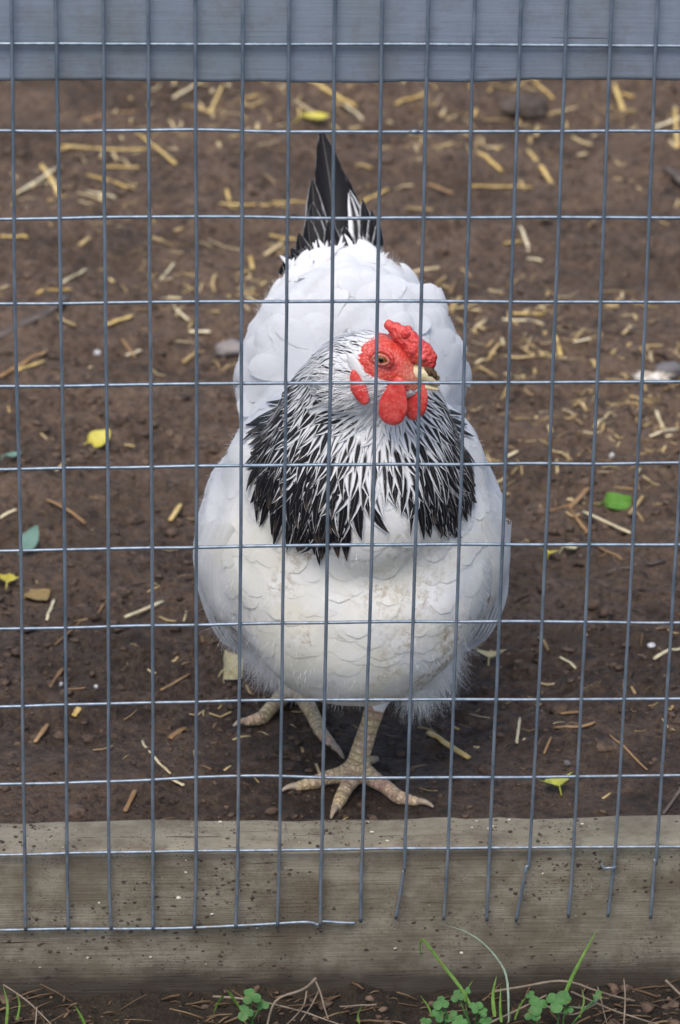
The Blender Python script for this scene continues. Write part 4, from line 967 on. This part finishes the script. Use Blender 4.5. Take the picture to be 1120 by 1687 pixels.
for P, lab in (([(712, 1676, -.024), (705, 1658, -.020), (692, 1640, -.018)], 'thin wisp of grass left of the right hand clover clump'), ([(766, 1650, -.022), (770, 1630, -.018), (780, 1614, -.016)], 'thin wisp of grass rising out of the middle clover'),
               ([(848, 1680, -.026), (858, 1655, -.020), (872, 1636, -.018)], 'thin wisp of grass left of the largest clover leaves'), ([(955, 1676, -.026), (962, 1650, -.020), (958, 1628, -.018)], 'thin wisp of grass right of the upright blade'),
               ([(592, 1686, -.028), (590, 1672, -.024), (596, 1658, -.022)], 'tiny wisp of grass in the middle of the bottom edge'), ([(28, 1680, -.028), (32, 1655, -.022), (26, 1636, -.018)], 'second grass wisp in the lower left corner')):
    blade_grass(P, 5, M_GRASS, lab)
TWO = [([(520, 1612, -.006), (500, 1630, -.012), (455, 1648, -.020), (440, 1690, -.036)], 7, 'thick forked dead twig left of centre'), ([(518, 1615, -.006), (528, 1640, -.014), (540, 1680, -.028)], 5, 'dead twig falling right from the forked one'),
 ([(350, 1642, -.010), (420, 1648, -.014), (500, 1668, -.022), (560, 1690, -.030)], 5, 'long dead stem lying across the clover left of centre'), ([(505, 1630, -.010), (498, 1660, -.020), (470, 1690, -.032)], 4, 'thin dead stem under the forked twig'),
 ([(525, 1632, -.010), (512, 1658, -.018), (495, 1682, -.026)], 4, 'thin dead stem right under the forked twig'),
 ([(5, 1622, -.008), (50, 1655, -.016), (85, 1690, -.026)], 4, 'pale dry stem slanting down in the lower left corner'), ([(60, 1660, -.018), (58, 1690, -.026)], 4, 'short dry stem standing in the lower left corner'),
 ([(812, 1634, -.006), (880, 1622, -.004), (930, 1617, -.003), (985, 1632, -.006), (1045, 1650, -.010)], 6, 'dead runner lying along the foot of the board at right'),
 ([(940, 1634, -.012), (1010, 1664, -.020), (1090, 1690, -.030)], 5, 'pale dry stem slanting down at lower right'), ([(795, 1690, -.034), (850, 1665, -.026), (900, 1640, -.018)], 6, 'dry stem crossing under the clover at lower right'),
 ([(1028, 1690, -.030), (1030, 1640, -.016), (1028, 1612, -.010)], 4, 'upright dry stalk with a papery tip at lower right'), ([(1096, 1615, -.004), (1125, 1642, -.010)], 7, 'dry reed end at the right edge'), ([(895, 1655, -.020), (940, 1672, -.026), (985, 1652, -.022)], 4, 'short dry stem under the largest clover'),
 ([(985, 1625, -.006), (1000, 1690, -.030)], 3, 'hair thin dry stem near the papery stalk'), ([(560, 1657, -.014), (620, 1656, -.014)], 4, 'thin dry stem lying in the middle below the board')]
M_DRY = m_simple('dry_stem', (.09, .068, .050), (.20, .16, .12), 70., .75)
for P, w, lab in TWO:
    V, F, _ = tube(spline([aty(p[0], p[1], p[2]*1.3-.006) for p in P], 14), np.linspace(.8, .5, 14)*w/2/2650., 7); V += .0004*vnoise(V, 90., 5)[:, None]; o = tag(mk('dead_stem', V, F, M_DRY), lab, 'stem', 'dead stems at the foot of the board')
mbx = MB()
for k in range(520):
    x, y = rng.uniform(-.34, .42), -.004-.09*rng.random()**1.4; L = .006+.022*rng.random()**2; a = rng.normal(0, .6) if rng.random() < .7 else rng.random()*3; e = rng.normal(.12, .25)
    z = gz1(x, y)+.001; d = A([math.cos(a)*math.cos(e), math.sin(a)*math.cos(e)*.6, abs(math.sin(e))]); P = [A([x, y, z])+d*L*t+A([0, 0, .003*t*(1-t)]) for t in (0, .5, 1.)]
    V, F, U = tube(P, .0003+.0006*rng.random()**2, 5, up=(0, 0, 1)); mbx.add(V, F, U, .22*rng.random()**2)
tag(mbx.build('dead_grass_litter', M_LITTER, attr='tone'), 'dead grass and root litter at the foot of the board', 'litter', kind='stuff')
